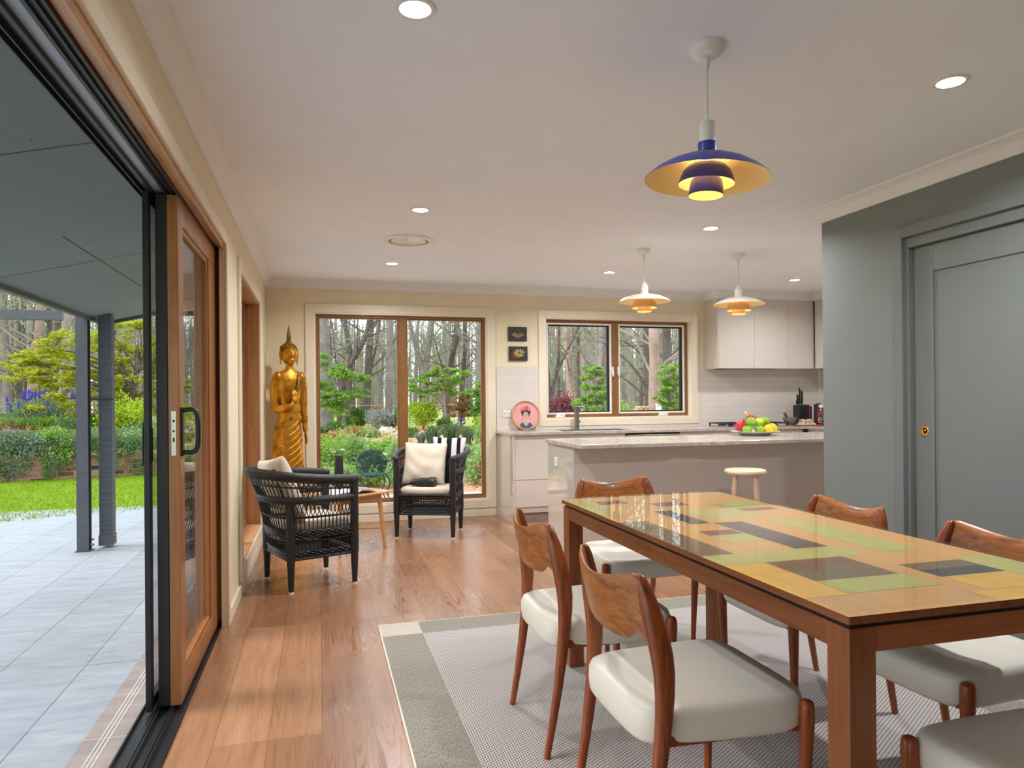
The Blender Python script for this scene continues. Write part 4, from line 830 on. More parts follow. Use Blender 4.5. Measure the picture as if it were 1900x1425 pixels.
# ---------------------------------------------------------------- dining chairs
def rr(cx, cy, dx, dy, z, n=12, e=2.6):
    return [(cx+dx/2*math.copysign(abs(math.cos(a))**(2/e), math.cos(a)), cy+dy/2*math.copysign(abs(math.sin(a))**(2/e), math.sin(a)), z) for a in [2*math.pi*i/n for i in range(n)]]
def make_chair(lb, x, y, rz):
    t = thing('dining_chair', lb, 'chair', (x, y, .009), rz, 'mid-century dining chairs around the table')
    # backrest panel
    ns, nz = 28, 9; F, B_ = [], []
    xe = lambda z: np.interp(z, [.56, .62, .68, .73, .765, .79], [.066, .060, .048, .037, .029, .024])
    for i in range(ns+1):
        s = -1+2*i/ns; a = abs(s); y_ = .205*s
        zt = .760+.034*min(a, .86)**1.6/.786 - (max(0, a-.84)/.16)**2*.02
        zb = .608+.030*math.exp(-((a-.78)/.13)**2)-.035*max(0, a-.88)/.12
        for j in range(nz+1):
            z = zb+(zt-zb)*j/nz; xx = xe(z)-.058*(1-a**2.1); q = 2*j/nz-1; th = .011*math.sqrt(max(.05, 1-abs(q)**6))
            F.append((xx+th, y_, z)); B_.append((xx-th, y_, z))
    fs = []; w_ = nz+1; off = len(F)
    for i in range(ns):
        for j in range(nz):
            a0 = i*w_+j; fs += [(a0, a0+w_, a0+w_+1, a0+1), (off+a0, off+a0+1, off+a0+w_+1, off+a0+w_)]
        fs += [(i*w_, off+i*w_, off+(i+1)*w_, (i+1)*w_), (i*w_+nz, (i+1)*w_+nz, off+(i+1)*w_+nz, off+i*w_+nz)]
    for j in range(nz): fs += [(j, j+1, off+j+1, off+j), (ns*w_+j, off+ns*w_+j, off+ns*w_+j+1, ns*w_+j+1)]
    MB().add(F+B_, fs).build('backrest', TEAKB, t, smooth=True, auto=60)
    for sg in (1, -1):
        pth = [(.0, .222, 0, .023, .021), (.022, .223, .12, .027, .025), (.042, .224, .24, .032, .029), (.058, .225, .36, .039, .032), (.066, .226, .44, .044, .033), (.069, .226, .50, .050, .034), (.068, .226, .55, .055, .036),
               (.063, .222, .60, .058, .042), (.055, .215, .65, .056, .050), (.046, .207, .695, .050, .050), (.037, .200, .735, .042, .044), (.030, .193, .765, .034, .036), (.025, .188, .785, .024, .026), (.023, .186, .792, .010, .014)]
        MB().loft([rr(px, sg*py, dx, dy, pz) for px, py, pz, dx, dy in pth]).build('leg', TEAK, t, smooth=True, auto=60)
        fl = [(.455, .228, 0, .021, .021), (.461, .232, .2, .028, .028), (.466, .236, .35, .037, .035), (.467, .237, .405, .041, .038), (.467, .237, .432, .038, .036), (.467, .237, .443, .030, .028), (.467, .237, .447, .014, .014)]
        MB().loft([rr(px, sg*py, dx, dy, pz, 12, 2.3) for px, py, pz, dx, dy in fl]).build('leg', TEAK, t, smooth=True, auto=60)
        MB().loft([[(px, sg*py-.008, pz-.015), (px, sg*py+.008, pz-.015), (px, sg*py+.008, pz+.015), (px, sg*py-.008, pz+.015)] for px, py, pz in ((.07, .205, .378), (.25, .21, .376), (.455, .216, .378))]).build('side_rail', TEAK, t, bevel=.003)
    MB().box(.452, .470, -.215, .215, .362, .392).build('cross_rail', TEAK, t, bevel=.003); MB().box(.075, .09, -.20, .20, .362, .392).build('cross_rail', TEAK, t, bevel=.003)
    ol = lambda k, z, sag=0: [(.258+px*k*1.06, py*k*(.205+.028*((px+.225)/.45))/.225, z-sag*(py/.225)**2) for px, py in [(.222*math.copysign(abs(math.cos(a))**(.36), math.cos(a)), .225*math.copysign(abs(math.sin(a))**(.36), math.sin(a))) for a in [2*math.pi*i/44 for i in range(44)]]]
    MB().loft([ol(.93, .362), ol(1.0, .364), ol(1.03, .376), ol(1.045, .405), ol(1.04, .434, .0), ol(1.015, .450, .0), ol(.96, .459, .001), ol(.76, .460, .001), ol(.4, .453, .002), ol(.05, .451)]).build('seat', LEATH, t, smooth=True, auto=80)
    return t
chair0 = make_chair('dining chair at the left side of the table, second from the viewer', .74, 2.5, 0)
for x, y, a, lb in ((.74, 1.78, 0, 'large nearest dining chair at the left side of the table, back turned to the door'), (1.54, 3.55, -90, 'dining chair at the far end of the table, its back towards the island'),
                    (2.14, 2.445, 180, 'dining chair on the grey-green wall side, farther one'), (2.155, 1.765, 182, 'dining chair on the grey-green wall side, nearer one beside the pantry door'),
                    (1.54, .845, 90, 'dining chair at the near end of the table, cut off by the picture edge')):
    dup(chair0, (x, y, .009), R_(a), lb)

# ---------------------------------------------------------------- wicker armchairs
def resample(P, n):
    P = [Vector(p) for p in P]; L_ = [0]
    for a, c in zip(P, P[1:]): L_.append(L_[-1]+(c-a).length)
    out = []
    for i in range(n):
        t = L_[-1]*i/(n-1); k = max(j for j in range(len(L_)) if L_[j] <= t+1e-9); k = min(k, len(P)-2)
        f = (t-L_[k])/max(1e-9, L_[k+1]-L_[k]); out.append(P[k].lerp(P[k+1], f))
    return out
def mirror(pts): return pts[:-1]+[(x, -y, z) for x, y, z in reversed(pts)]
def make_wicker(lb, x, y, rz):
    t = thing('wicker_armchair', lb, 'armchair', (x, y, 0), rz, 'black wicker tub armchairs by the garden window')
    fx, hw = .215, .255
    top = bez(mirror([(fx+.005, -hw-.005, .708), (.15, -.290, .716), (.03, -.318, .726), (-.12, -.330, .742), (-.25, -.300, .760), (-.34, -.215, .772), (-.385, -.11, .778), (-.398, 0, .780)]), 5)
    mid = bez(mirror([(fx, -hw, .588), (.10, -.285, .590), (-.05, -.300, .594), (-.18, -.285, .597), (-.27, -.22, .599), (-.315, -.11, .600), (-.325, 0, .600)]), 5)
    low = [(fx, -hw, 0), (0, -hw, 0), (-fx, -hw+.01, 0), (-fx-.012, -.12, 0), (-fx-.015, 0, 0)]; low = mirror(low)
    def at(P, z): return [(p[0], p[1], z) for p in P]
    # legs
    for sx, sy in ((1, 1), (1, -1), (-1, 1), (-1, -1)):
        h_ = .715 if sx > 0 else .60
        lg_ = MB().tube([(sx*fx, sy*(hw if sx > 0 else hw-.01), .012), (sx*fx, sy*(hw if sx > 0 else hw-.01), .21), (sx*fx, sy*(hw if sx > 0 else hw-.01), .23), (sx*fx, sy*(hw if sx > 0 else hw-.01), h_-.02)], [.017, .026, .029, .028], 14).build('leg', WICK, t, smooth=True)
        MB().lathe([(.017, 0), (.017, .014)], (sx*fx, sy*(hw if sx > 0 else hw-.01), 0), 12, caps=True).build('glide', WPLAST, lg_)
    b = MB(); b.tube(top, .0265, 12); b.ell(top[0], (.032, .029, .028)); b.ell(top[-1], (.032, .029, .028)); tr_ = b.build('top_rim', WICK, t, smooth=True)
    b = MB(); b.tube([Vector(p)+Vector((0, 0, -.004)) for p in top], .012, 8)
    for q in (.033,): b.tube([(p.x*1.0, p.y*1.0, p.z-q) for p in resample(top, 60)], .005, 6)
    b.build('rim_binding', WICK, tr_, smooth=True)
    MB().tube(mid, .0245, 12).build('lower_rim', WICK, t, smooth=True)
    b = MB(); b.tube(at(low, .215), .011, 8); b.tube([(fx, -hw, .215), (fx, hw, .215)], .011, 8); b.tube(at(low, .375), .012, 8); b.tube([(fx, -hw, .385), (fx, hw, .385)], .014, 8)
    b.tube(bez([(fx, -hw+.03, .24), (fx-.03, -hw+.07, .30), (fx-.20, -hw+.09, .31)], 5), .012, 8); b.tube(bez([(fx, hw-.03, .24), (fx-.03, hw-.07, .30), (fx-.20, hw-.09, .31)], 5), .012, 8)
    b.build('frame_rail', WICK, t, smooth=True)
    def weave(name, P0, P1, n, stops, r=.0040, solid=()):
        """strands between two outlines; stops: list of (t0, t1, 'v'|'x'|'b')"""
        A_, B2 = resample(P0, n), resample(P1, n); b = MB()
        S = lambda i, q: A_[max(0, min(n-1, i))].lerp(B2[max(0, min(n-1, i))], q)
        for t0, t1, k in stops:
            if k == 'v':
                for i in range(n): b.tube([S(i, t0), S(i, t1)], r, 4)
            elif k == 'x':
                for i in range(0, n-1):
                    m_ = (t0+t1)/2; b.tube([S(i, t0), S(i, m_).lerp(S(i+1, m_), .5), S(i+1, t1)], r*.8, 4); b.tube([S(i+1, t0), S(i, m_).lerp(S(i+1, m_), .5), S(i, t1)], r*.8, 4)
            elif k == 'b':
                rows = max(2, int((S(n//2, t1)-S(n//2, t0)).length/.011))
                for j in range(rows+1):
                    q = t0+(t1-t0)*j/rows; ring = []
                    C_ = Vector((0, 0, 0))
                    for i in range(2*n-1):
                        p = S(i//2, q).lerp(S((i+1)//2, q), .5); d = Vector((p.x, p.y, 0)).normalized()*(.0035 if (i//2+j) % 2 else -.0035); ring.append(p+d)
                    b.tube(ring, .0052, 4)
            elif k == 'l': b.tube([S(i, t0) for i in range(n)], .0045, 5)
        return b.build(name, WICK, t)
    weave('upper_weave', at(mid, 0) and [(p.x, p.y, p.z+.012) for p in mid], [(p.x, p.y, p.z-.02) for p in top], 50, [(0, .55, 'v'), (.55, .55, 'l'), (.58, .58, 'l'), (.58, 1, 'x')])
    weave('side_weave', [(p[0], p[1], .222) for p in low], [(p.x, p.y, p.z-.015) for p in mid], 54, [(0, .10, 'b'), (.10, .30, 'v'), (.30, .34, 'l'), (.36, .48, 'b'), (.48, .72, 'v'), (.72, .72, 'l'), (.74, .74, 'l'), (.72, 1, 'x')])
    weave('front_weave', [(fx, -hw+.02, .222), (fx, hw-.02, .222)], [(fx, -hw+.02, .38), (fx, hw-.02, .38)], 30, [(0, .18, 'b'), (.18, .42, 'x'), (.45, .5, 'b'), (.5, .66, 'v'), (.68, 1, 'b')])
    b = MB(); b.box(-fx, fx, -hw+.02, hw-.02, .372, .384); b.box(-fx-.02, fx, -hw+.03, hw-.03, .205, .211); b.build('seat_deck', WICK, t)
    return t
wl = Vector((-.072, 5.002)); wa = math.atan2(.147+.0, .405)
A1 = make_wicker('black wicker tub armchair beside the side window, seen from behind its side', wl.x, wl.y, math.atan2(.36, .93))
A2 = dup(A1, (.974, 6.413, 0), math.atan2(-.93, -.37), 'black wicker tub armchair in front of the big garden window, facing the room')
def cushion(name, lb, cat, w_, d_, th, mat, loc, rot, pinch=.5, par=None, grp=None, bands=None, wr=.0, roll=0.0):
    n = 26; top_, bot = [], []
    rng = random.Random(hash(lb) % 1000)
    def H(u, v): return th/2*((1-abs(u)**3.2)*(1-abs(v)**3.2))**pinch
    for i in range(n+1):
        for j in range(n+1):
            u, v = -1+2*i/n, -1+2*j/n; k = 1-.05*(1-abs(u)**2)*abs(v)**4; k2 = 1-.05*(1-abs(v)**2)*abs(u)**4
            wz = wr*(math.sin(7*u+5*v*v)*math.cos(4*v-2*u))*(1-abs(u)**4)*(1-abs(v)**4)
            top_.append((u*w_/2*k2, v*d_/2*k, H(u, v)+wz)); bot.append((u*w_/2*k2, v*d_/2*k, -H(u, v)+wz))
    b = MB(); W_ = n+1; off = len(top_); fs = []; mi = []
    for i in range(n):
        for j in range(n):
            a0 = i*W_+j; c = 0
            if bands: c = bands((i+.5)/n*2-1, (j+.5)/n*2-1)
            fs.append((a0, a0+W_, a0+W_+1, a0+1)); mi.append(c); fs.append((off+a0, off+a0+1, off+a0+W_+1, off+a0+W_)); mi.append(c)
    cr_, sr_ = math.cos(roll), math.sin(roll)
    b.v = [(x*cr_-y*sr_, x*sr_+y*cr_, z) for x, y, z in top_+bot]; b.f = fs; b.mi = mi
    o = b.build(name, mat, None, smooth=True, auto=80, loc=loc); o.rotation_euler = rot
    me = o.data; bm = bmesh.new(); bm.from_mesh(me); bmesh.ops.remove_doubles(bm, verts=bm.verts, dist=.0005); bm.to_mesh(me); bm.free()
    tag(o, lb, cat, grp); return o
def loc2(chair, x, y, z): 
    a = chair.rotation_euler.z; c, s = math.cos(a), math.sin(a); return (chair.location.x+x*c-y*s, chair.location.y+x*s+y*c, z)
def seatpad(chair, lb):
    pts = [(.20, -.20), (.215, -.10), (.218, 0), (.215, .10), (.20, .20), (.18, .225), (-.05, .228), (-.19, .215), (-.215, .16), (-.222, 0), (-.215, -.16), (-.19, -.215), (-.05, -.228), (.18, -.225)]
    b = MB(); b.loft([[(x*k, y*k, z) for x, y in pts] for z, k in ((.386, .95), (.392, 1.0), (.415, 1.02), (.436, 1.01), (.446, .965), (.450, .85), (.4505, .3))])
    o = b.build('seat_cushion', CREAMF, None, smooth=True, auto=80); o.location = chair.location; o.rotation_euler = chair.rotation_euler; tag(o, lb, 'cushion', 'cream seat cushions'); return o
seatpad(A1, 'cream seat cushion in the wicker chair beside the side window'); seatpad(A2, 'cream seat cushion in the wicker chair facing the room')
a1, a2 = A1.rotation_euler.z, A2.rotation_euler.z
def border_band(u, v): m_ = max(abs(u), abs(v)); return 1 if .60 < m_ < .68 or m_ > .97 else 0
cushion('back_cushion', 'large cream cushion with black square borders leaning in the nearer wicker chair', 'cushion', .46, .46, .13, [CREAMF, BLKF], loc2(A1, -.195, .0, .635), (R_(-4), R_(74), a1), .45, bands=border_band, roll=R_(-7))
cushion('throw_cushion', 'plain cream square throw cushion in the wicker chair facing the room', 'cushion', .40, .40, .13, [CREAMF], loc2(A2, -.055, -.06, .645), (R_(-4), R_(68), a2), .55, wr=.006)
cushion('throw_cushion', 'black and white striped cushion leaning behind the cream one in the far wicker chair', 'cushion', .46, .32, .10, [WSTR := col('white_stripe_fabric', 216, 212, 214, .9), BLKF], loc2(A2, -.205, .135, .655), (R_(-6), R_(74), a2), .5, bands=lambda u, v: int(((v+1)*3.5)) % 2)
# binoculars on the seat
BN = thing('binoculars', 'black binoculars with a strap lying on the cream seat of the far wicker chair', 'binoculars', loc2(A2, .10, -.03, .486), a2+R_(92)); BN.scale = (1.2,)*3
for s in (-1, 1):
    b = MB(); b.tube([(-.085, s*.028, 0), (-.06, s*.028, 0), (-.03, s*.030, 0), (.03, s*.036, 0), (.035, s*.036, 0), (.085, s*.036, 0)], [.021, .021, .028, .030, .034, .034], 16); b.build('barrel', BLKP, BN, smooth=True)
    MB().tube([(-.098, s*.028, 0), (-.085, s*.028, 0)], .019, 14).build('eyecup', BLKAL, BN, smooth=True)
MB().box(-.035, .03, -.03, .03, -.008, .012).build('bridge', BLKP, BN, bevel=.004); MB().tube([(-.06, 0, .012), (-.02, 0, .012)], .011, 12).build('focus_wheel', BLKAL, BN, smooth=True)
MB().loft([[(x, y-.005, z-.0016), (x, y+.005, z-.0016), (x, y+.005, z+.0016), (x, y-.005, z+.0016)] for x, y, z in bez([(-.05, -.035, .015), (-.10, -.05, -.01), (-.16, -.06, -.026), (-.21, -.02, -.026), (-.17, .02, -.026), (-.09, .04, -.01), (-.05, .035, .015)], 5)]).build('strap', BLKF, BN)
# coffee table with magazine
KT = thing('coffee_table', 'light timber side table with splayed legs between the wicker chairs', 'table', (.215, 6.01, 0), R_(36))
MB().box(-.29, .29, -.25, .25, .452, .470).build('tabletop', OAK, KT, bevel=.006)
for sx in (-1, 1):
    for sy in (-1, 1): MB().tube([(sx*.20, sy*.17, .452), (sx*.235, sy*.20, 0)], [.021, .015], 12).build('leg', OAK, KT, smooth=True)
b = MB(); b.box(-.20, .20, -.18, -.162, .40, .452).box(-.20, .20, .162, .18, .40, .452).box(-.21, -.192, -.17, .17, .40, .452).box(.192, .21, -.17, .17, .40, .452); b.build('apron', OAK, KT)
b = MB(); b.tube([(-.225, -.195, .15), (.225, .195, .15)], .011, 8); b.tube([(-.225, .195, .162), (.225, -.195, .162)], .011, 8); b.build('cross_stretcher', OAK, KT, smooth=True)
MG = thing('magazine', 'open magazine lying on the light timber side table', 'magazine', (.22, 5.93, .471), R_(28)); rng = random.Random(2)
b = MB()
for k in range(3):
    pr = [(-.20, .002+k*.004), (-.12, .016+k*.004), (-.05, .020+k*.004), (0, .006+k*.002), (.05, .024+k*.004), (.12, .020+k*.004), (.20, .004+k*.004)]
    pr = [(x*(1-.02*k), z) for x, z in pr]; b.loft([[(x, -.135, z), (x, .135, z), (x, .135, z-.0014), (x, -.135, z-.0014)] for x, z in pr])
pg_ = b.build('pages', col('printed_paper', 206, 204, 206, .45), MG)
PRN = NT('page_print'); f_ = PRN.noise(PRN.coords((30, 80, 1)), 2, 2); PRN.bsdf(PRN.ramp(f_, (.45, srgb(210, 206, 206)), (.6, srgb(120, 116, 122))), .5); PRN = PRN.m
b = MB(); b.loft([[(x, -.12, z), (x, .12, z)] for x, z in ((.03, .0255), (.05, .0335), (.12, .0295), (.18, .0165))], caps=False); b.build('printed_spread', PRN, pg_)
VS = thing('woven_vase', 'tall slim black woven holder standing behind the magazine', 'vase', (.155, 6.13, .471))
b = MB(); b.loft([rr(0, 0, dx, dx, z, 16, 5) for z, dx in ((0, .078), (.20, .072), (.285, .066), (.297, .058), (.299, .02))]); b.build('vase_body', WICK, VS, smooth=True)
b = MB()
for z in (.03, .05, .07, .09, .11, .13, .15): b.loft([rr(0, 0, .080, .080, z+q, 16, 5) for q in (0, .005)])
b.build('woven_bands', WICK, VS)
# ---------------------------------------------------------------- standing gold statue
GOLD = NT('aged_gold_leaf'); v_ = GOLD.coords(); f_ = GOLD.noise(v_, 7, 6, .65)
c_ = GOLD.ramp(f_, (.30, srgb(70, 46, 16)), (.42, srgb(168, 112, 30)), (.60, srgb(222, 160, 52)), (.78, srgb(124, 80, 22))); GOLD.bsdf(c_, GOLD.ramp(f_, (.3, (.6,)*3+(1,)), (.6, (.28,)*3+(1,))), .85, GOLD.bump(f_, .25, .006)); GOLD = GOLD.m
GOLDD = M_('dark_gold_curls', srgb(130, 92, 34), .5, .7, var=.35, vscale=60, bump=.8, bscale=110)
ST_ = thing('golden_statue', 'tall gilded standing statue with one raised hand in the corner', 'statue', (-.275, 6.93, 0), R_(24)); ST_.scale = (.84, .84, 1)
b = MB(); b.loft([rr(0, 0, a_, c_2, z, 24, 2.2) for z, a_, c_2 in ((0, .34, .30), (.03, .34, .30), (.05, .30, .26), (.07, .33, .29), (.10, .33, .29))]); b.build('plinth', GOLD, ST_, smooth=True)
b = MB()
secs = [(.09, .165, .105), (.12, .185, .11), (.3, .172, .105), (.5, .160, .10), (.7, .150, .096), (.9, .140, .094), (1.02, .133, .090), (1.12, .122, .084), (1.2, .116, .078), (1.3, .126, .080), (1.38, .138, .082), (1.44, .148, .078), (1.485, .146, .064), (1.51, .105, .052), (1.53, .052, .046), (1.56, .042, .044), (1.62, .044, .048)]
rings = []
for z, rx_, ry_ in secs:
    ring = []
    for j in range(56):
        a = 2*math.pi*j/56; f = 1.0
        if z < 1.1: f += .020*math.sin(9*a+z*13)*min(1, (1.1-z)*4)
        ring.append((rx_*f*math.cos(a), ry_*f*math.sin(a)+(-.012 if z > 1.3 else 0), z))
    rings.append(ring)
b.loft(rings)
b.loft([[(-.13-.05*q, .0, z), (-.12-.04*q, .05, z), (-.16-.07*q, .045, z)] for z, q in ((1.02, 0), (.8, .3), (.5, .7), (.14, 1.1))])
# shoulders and arms
b.ell((-.135, -.008, 1.455), (.055, .05, .055)); b.ell((.135, -.008, 1.455), (.055, .05, .055))
b.tube(bez([(-.145, -.005, 1.455), (-.168, .005, 1.34), (-.172, .0, 1.22), (-.160, -.02, 1.165), (-.11, -.09, 1.165), (-.045, -.145, 1.185), (-.02, -.155, 1.205)], 5), [.048]*6+[.044]*6+[.041]*5+[.037]*5+[.033]*5+[.027]*4, 14)
b.tube(bez([(.145, -.005, 1.455), (.166, .010, 1.33), (.172, .012, 1.18), (.176, -.005, 1.02), (.178, -.02, .94)], 5), [.048]*5+[.043]*5+[.037]*5+[.029]*5+[.024], 14)
b.ell((.0, -.16, 1.235), (.034, .016, .040))            # raised palm
for i, (fx_, L2) in enumerate(((-.024, .066), (-.008, .080), (.008, .076), (.023, .060))): b.tube(bez([(fx_*.95, -.16, 1.262), (fx_*1.05, -.158, 1.262+L2*.55), (fx_*1.1, -.150, 1.262+L2)], 3), [.0092]*4+[.008]*2+[.006], 8)
b.tube(bez([(.026, -.158, 1.215), (.044, -.165, 1.245), (.042, -.168, 1.272)], 3), [.011]*3+[.009]*3+[.006], 8)
b.ell((.180, -.028, .905), (.016, .032, .042))
for i, (fy, L2) in enumerate(((-.052, .062), (-.036, .078), (-.020, .074), (-.006, .058))): b.tube(bez([(.181, fy, .885), (.184, fy*1.02, .885-L2*.5), (.178, fy, .885-L2)], 3), [.0092]*4+[.008]*2+[.0055], 8)
b.tube(bez([(.178, -.055, .925), (.172, -.072, .895), (.170, -.072, .865)], 3), [.011]*3+[.009]*3+[.006], 8)
# head
b.ell((0, -.012, 1.665), (.090, .094, .092), 24, 18); b.ell((0, -.036, 1.612), (.054, .058, .040))
b.tube([(0, -.098, 1.695), (0, -.110, 1.660), (0, -.108, 1.645)], [.008, .014, .014], 10); b.ell((0, -.098, 1.618), (.024, .010, .007)); b.ell((0, -.094, 1.606), (.020, .010, .007)); b.ell((0, -.084, 1.588), (.020, .016, .014))
for s in (-1, 1):
    b.ell((s*.031, -.088, 1.672), (.021, .011, .008)); b.tube(bez([(s*.010, -.100, 1.694), (s*.031, -.100, 1.705), (s*.058, -.076, 1.694)], 3), .006, 6)
    b.tube(bez([(s*.088, .004, 1.70), (s*.104, .008, 1.68), (s*.098, .002, 1.63), (s*.095, .0, 1.575)], 4), [.013]*4+[.011]*4+[.010]*4+[.008], 8)
body = b.build('body', GOLD, ST_, smooth=True)
rm = body.modifiers.new('remesh', 'REMESH'); rm.mode = 'VOXEL'; rm.voxel_size = .0065; rm.use_smooth_shade = True
sm = body.modifiers.new('smooth', 'SMOOTH'); sm.factor = .5; sm.iterations = 3
b = MB(); b.ell((0, .008, 1.703), (.098, .094, .075), 24, 14); b.ell((0, .008, 1.772), (.040, .042, .034), 18, 10)
rng = random.Random(5)
for i in range(150):
    a = rng.uniform(0, 2*math.pi); e_ = rng.uniform(.1, 1.5); p = (.099*math.cos(e_)*math.cos(a), .008+.091*math.cos(e_)*math.sin(a), 1.703+.076*math.sin(e_))
    if p[1] < -.055 and p[2] < 1.74: continue
    b.ell(p, (.008,)*3, 6, 5)
hair = b.build('curled_hair', GOLDD, ST_, smooth=True)
# keep the face clear of hair
for v in hair.data.vertices:
    if v.co.z < 1.725 and v.co.y < -.01: v.co.y = -.01
b = MB(); b.lathe([(.020, 1.79), (.026, 1.81), (.016, 1.825), (.024, 1.845), (.019, 1.875), (.010, 1.91), (.004, 1.94), (.0005, 1.955)], n=16, caps=True)
for i in range(8): a = i*math.pi/4; b.tube([(.022*math.cos(a), .022*math.sin(a), 1.82), (.016*math.cos(a), .016*math.sin(a), 1.88), (.004*math.cos(a), .004*math.sin(a), 1.93)], [.006, .005, .002], 6)
b.build('flame_finial', GOLDD, ST_, smooth=True)
b = MB()   # robe folds and sash
for k in range(16):
    z0 = 1.10-.062*k; pts = []
    for i in range(9):
        a = R_(196+150*i/8); z = z0+.20*(i/8)**1.3; 
        rx_ = np.interp(z, [.09, .5, .9, 1.12], [.180, .160, .140, .122])+.001; ry_ = np.interp(z, [.09, .5, .9, 1.12], [.112, .101, .095, .085])+.001
        pts.append((rx_*math.cos(a), ry_*math.sin(a), z))
    if max(q[2] for q in pts) < 1.14 or k > 2: b.tube(bez([q for q in pts if q[2] < 1.13], 3), .0052, 6)
for off_ in (0, .05): b.tube(bez([(.07+off_*.8, -.058, 1.49), (.075+off_*.6, -.093, 1.42), (.045+off_*.5, -.095, 1.33), (-.02+off_*.3, -.088, 1.24), (-.08, -.068, 1.19)], 4), .005, 6)
for k in range(4): b.tube(bez([(.06-.02*k, -.088, 1.36-.035*k), (.0-.01*k, -.092, 1.30-.03*k), (-.07, -.072, 1.285-.03*k)], 4), .0045, 6)
b.tube([(-.122*math.cos(t_)*1.0, -.086*math.sin(t_), 1.13+.01*math.cos(3*t_)) for t_ in [math.pi*i/16 for i in range(17)]], .0065, 8)
b.build('robe_folds', GOLD, ST_, smooth=True)
b = MB(); b.loft([[(x+dx, y-.004, z) for dx in (-.014, .014)]+[(x+dx, y, z) for dx in (.014, -.014)] for x, y, z in bez([(.085, -.030, 1.515), (.078, -.085, 1.46), (.068, -.100, 1.40), (.050, -.103, 1.32)], 4)]); b.build('sash', GOLDD, ST_, smooth=True)
# ---------------------------------------------------------------- garden: ground
bx('ground_field', -150, 190, 30, 320, -.30, -.07, FIELD, kind='structure')
bx('ground_field.001', -150, 190, -60, 30, -.30, -.075, FIELD, kind='structure')
b = MB(); b.prism([(-.15, 9.3), (9, 9.1), (24, 9.1), (36, 33), (-.15, 33)], -.2, -.050); b.build('ground_mulch', MULCH, kind='structure')
b = MB(); b.prism([(.3, 18.0), (9, 17.4), (20, 18.5), (20, 20.4), (9, 19.6), (.3, 20.2)], -.1, -.042); b.build('lawn_path', LAWN, kind='structure')
b = MB(); b.prism([(-12, 0), (-8, 4.5), (-8, 5.4), (-5.2, 7.4), (-3.26, 8.5), (-2.5, 8.87), (-2.0, 8.98), (-1.2, 9.2), (-.15, 9.44), (-.15, 13.7), (-2.94, 13.5), (-5, 13.1), (-9, 12), (-16, 8), (-16, 0)], -.12, -.038); b.build('lawn', LAWN, kind='structure')
wallp = [(-12, 10.6), (-9, 11.8), (-6.5, 12.6), (-4.93, 12.97), (-3.95, 13.22), (-2.94, 13.38), (-1.8, 13.52), (-.2, 13.65)]
b = MB(); b.loft([[(x, y, -.08), (x, y+.2, -.08), (x, y+.2, .33), (x, y, .33)] for x, y in wallp]); tag(b.build('retaining_wall', BRICK), 'low mottled brick garden retaining wall behind the lawn', 'wall')
b = MB(); b.prism([(x, y+.15) for x, y in wallp]+[(-.2, 26), (-30, 26), (-30, 10)], -.1, .30); b.build('ground_terrace', MULCH, kind='structure')
b = MB(); b.prism([(-9, 14.6), (-2.2, 15.1), (-.4, 15.2), (-.4, 16.0), (-2.2, 15.9), (-9, 15.4)], .29, .312); b.build('lawn_strip', LAWN, kind='structure')
# ---------------------------------------------------------------- plant makers
def leafmesh(name, P, size, mat, parent, rng, flat=0.0, droop=0.0, asp=.45):
    n = len(P); P = np.asarray(P, float)
    d = rng.normal(size=(n, 3)); d[:, 2] *= (1-flat); d[:, 2] -= droop; d /= np.linalg.norm(d, axis=1)[:, None]+1e-9
    e = rng.normal(size=(n, 3)); e[:, 2] *= (1-flat); e -= d*(e*d).sum(1)[:, None]; e /= np.linalg.norm(e, axis=1)[:, None]+1e-9
    s = size*rng.uniform(.6, 1.4, n)[:, None]
    V = np.stack([P-d*s*.5, P+e*s*asp*.5, P+d*s*.5, P-e*s*asp*.5], 1).reshape(-1, 3)
    me = bpy.data.meshes.new(name); me.vertices.add(4*n); me.vertices.foreach_set('co', V.ravel())
    me.loops.add(4*n); me.loops.foreach_set('vertex_index', np.arange(4*n)); me.polygons.add(n)
    me.polygons.foreach_set('loop_start', np.arange(0, 4*n, 4)); me.polygons.foreach_set('loop_total', np.full(n, 4)); me.update(calc_edges=True)
    me.materials.append(mat); o = bpy.data.objects.new(name, me); COL.objects.link(o)
    if parent: o.parent = parent
    return o
def cloud(rng, clusters, n):
    """points in ellipsoidal clusters (centre, radii), denser near the shell"""
    vol = np.array([c[1][0]*c[1][1]+c[1][2]*c[1][0] for c in clusters]); k = (vol/vol.sum()*n).astype(int)+1; out = []
    for (c, r), m_ in zip(clusters, k):
        d = rng.normal(size=(m_, 3)); d /= np.linalg.norm(d, axis=1)[:, None]; q = rng.uniform(.2, 1, m_)**.5*(1+.45*np.abs(rng.normal(size=m_))*(rng.random(m_) < .45))
        out.append(np.array(c)+d*q[:, None]*np.array(r))
    return np.concatenate(out)
def ragged(rng, pads, m=9):
    out = []
    for c, r in pads:
        for i in range(m):
            a = rng.uniform(0, 2*math.pi); q = rng.uniform(.2, 1.15); h = rng.uniform(-1, 1); k = rng.uniform(.22, .42)
            out.append(((c[0]+r[0]*q*math.cos(a), c[1]+r[1]*q*math.sin(a), c[2]+r[2]*(h*1.1-.8*q*q+.4)), (r[0]*k, r[1]*k, max(r[2]*k, r[0]*k*.35))))
    return out
def lumps(rng, rx, ry, rz, k, lr=.38, z0=.5):
    out = []
    for i in range(k):
        a = rng.uniform(0, 2*math.pi); e = rng.uniform(0, 1)**.7; t = rng.uniform(-.2, 1)
        out.append(((rx*.75*math.sqrt(e)*math.cos(a), ry*.75*math.sqrt(e)*math.sin(a), rz*(z0+.45*t*(1-.4*e))), (rx*lr, ry*lr, rz*lr*.8)))
    return out
SEED = [10]
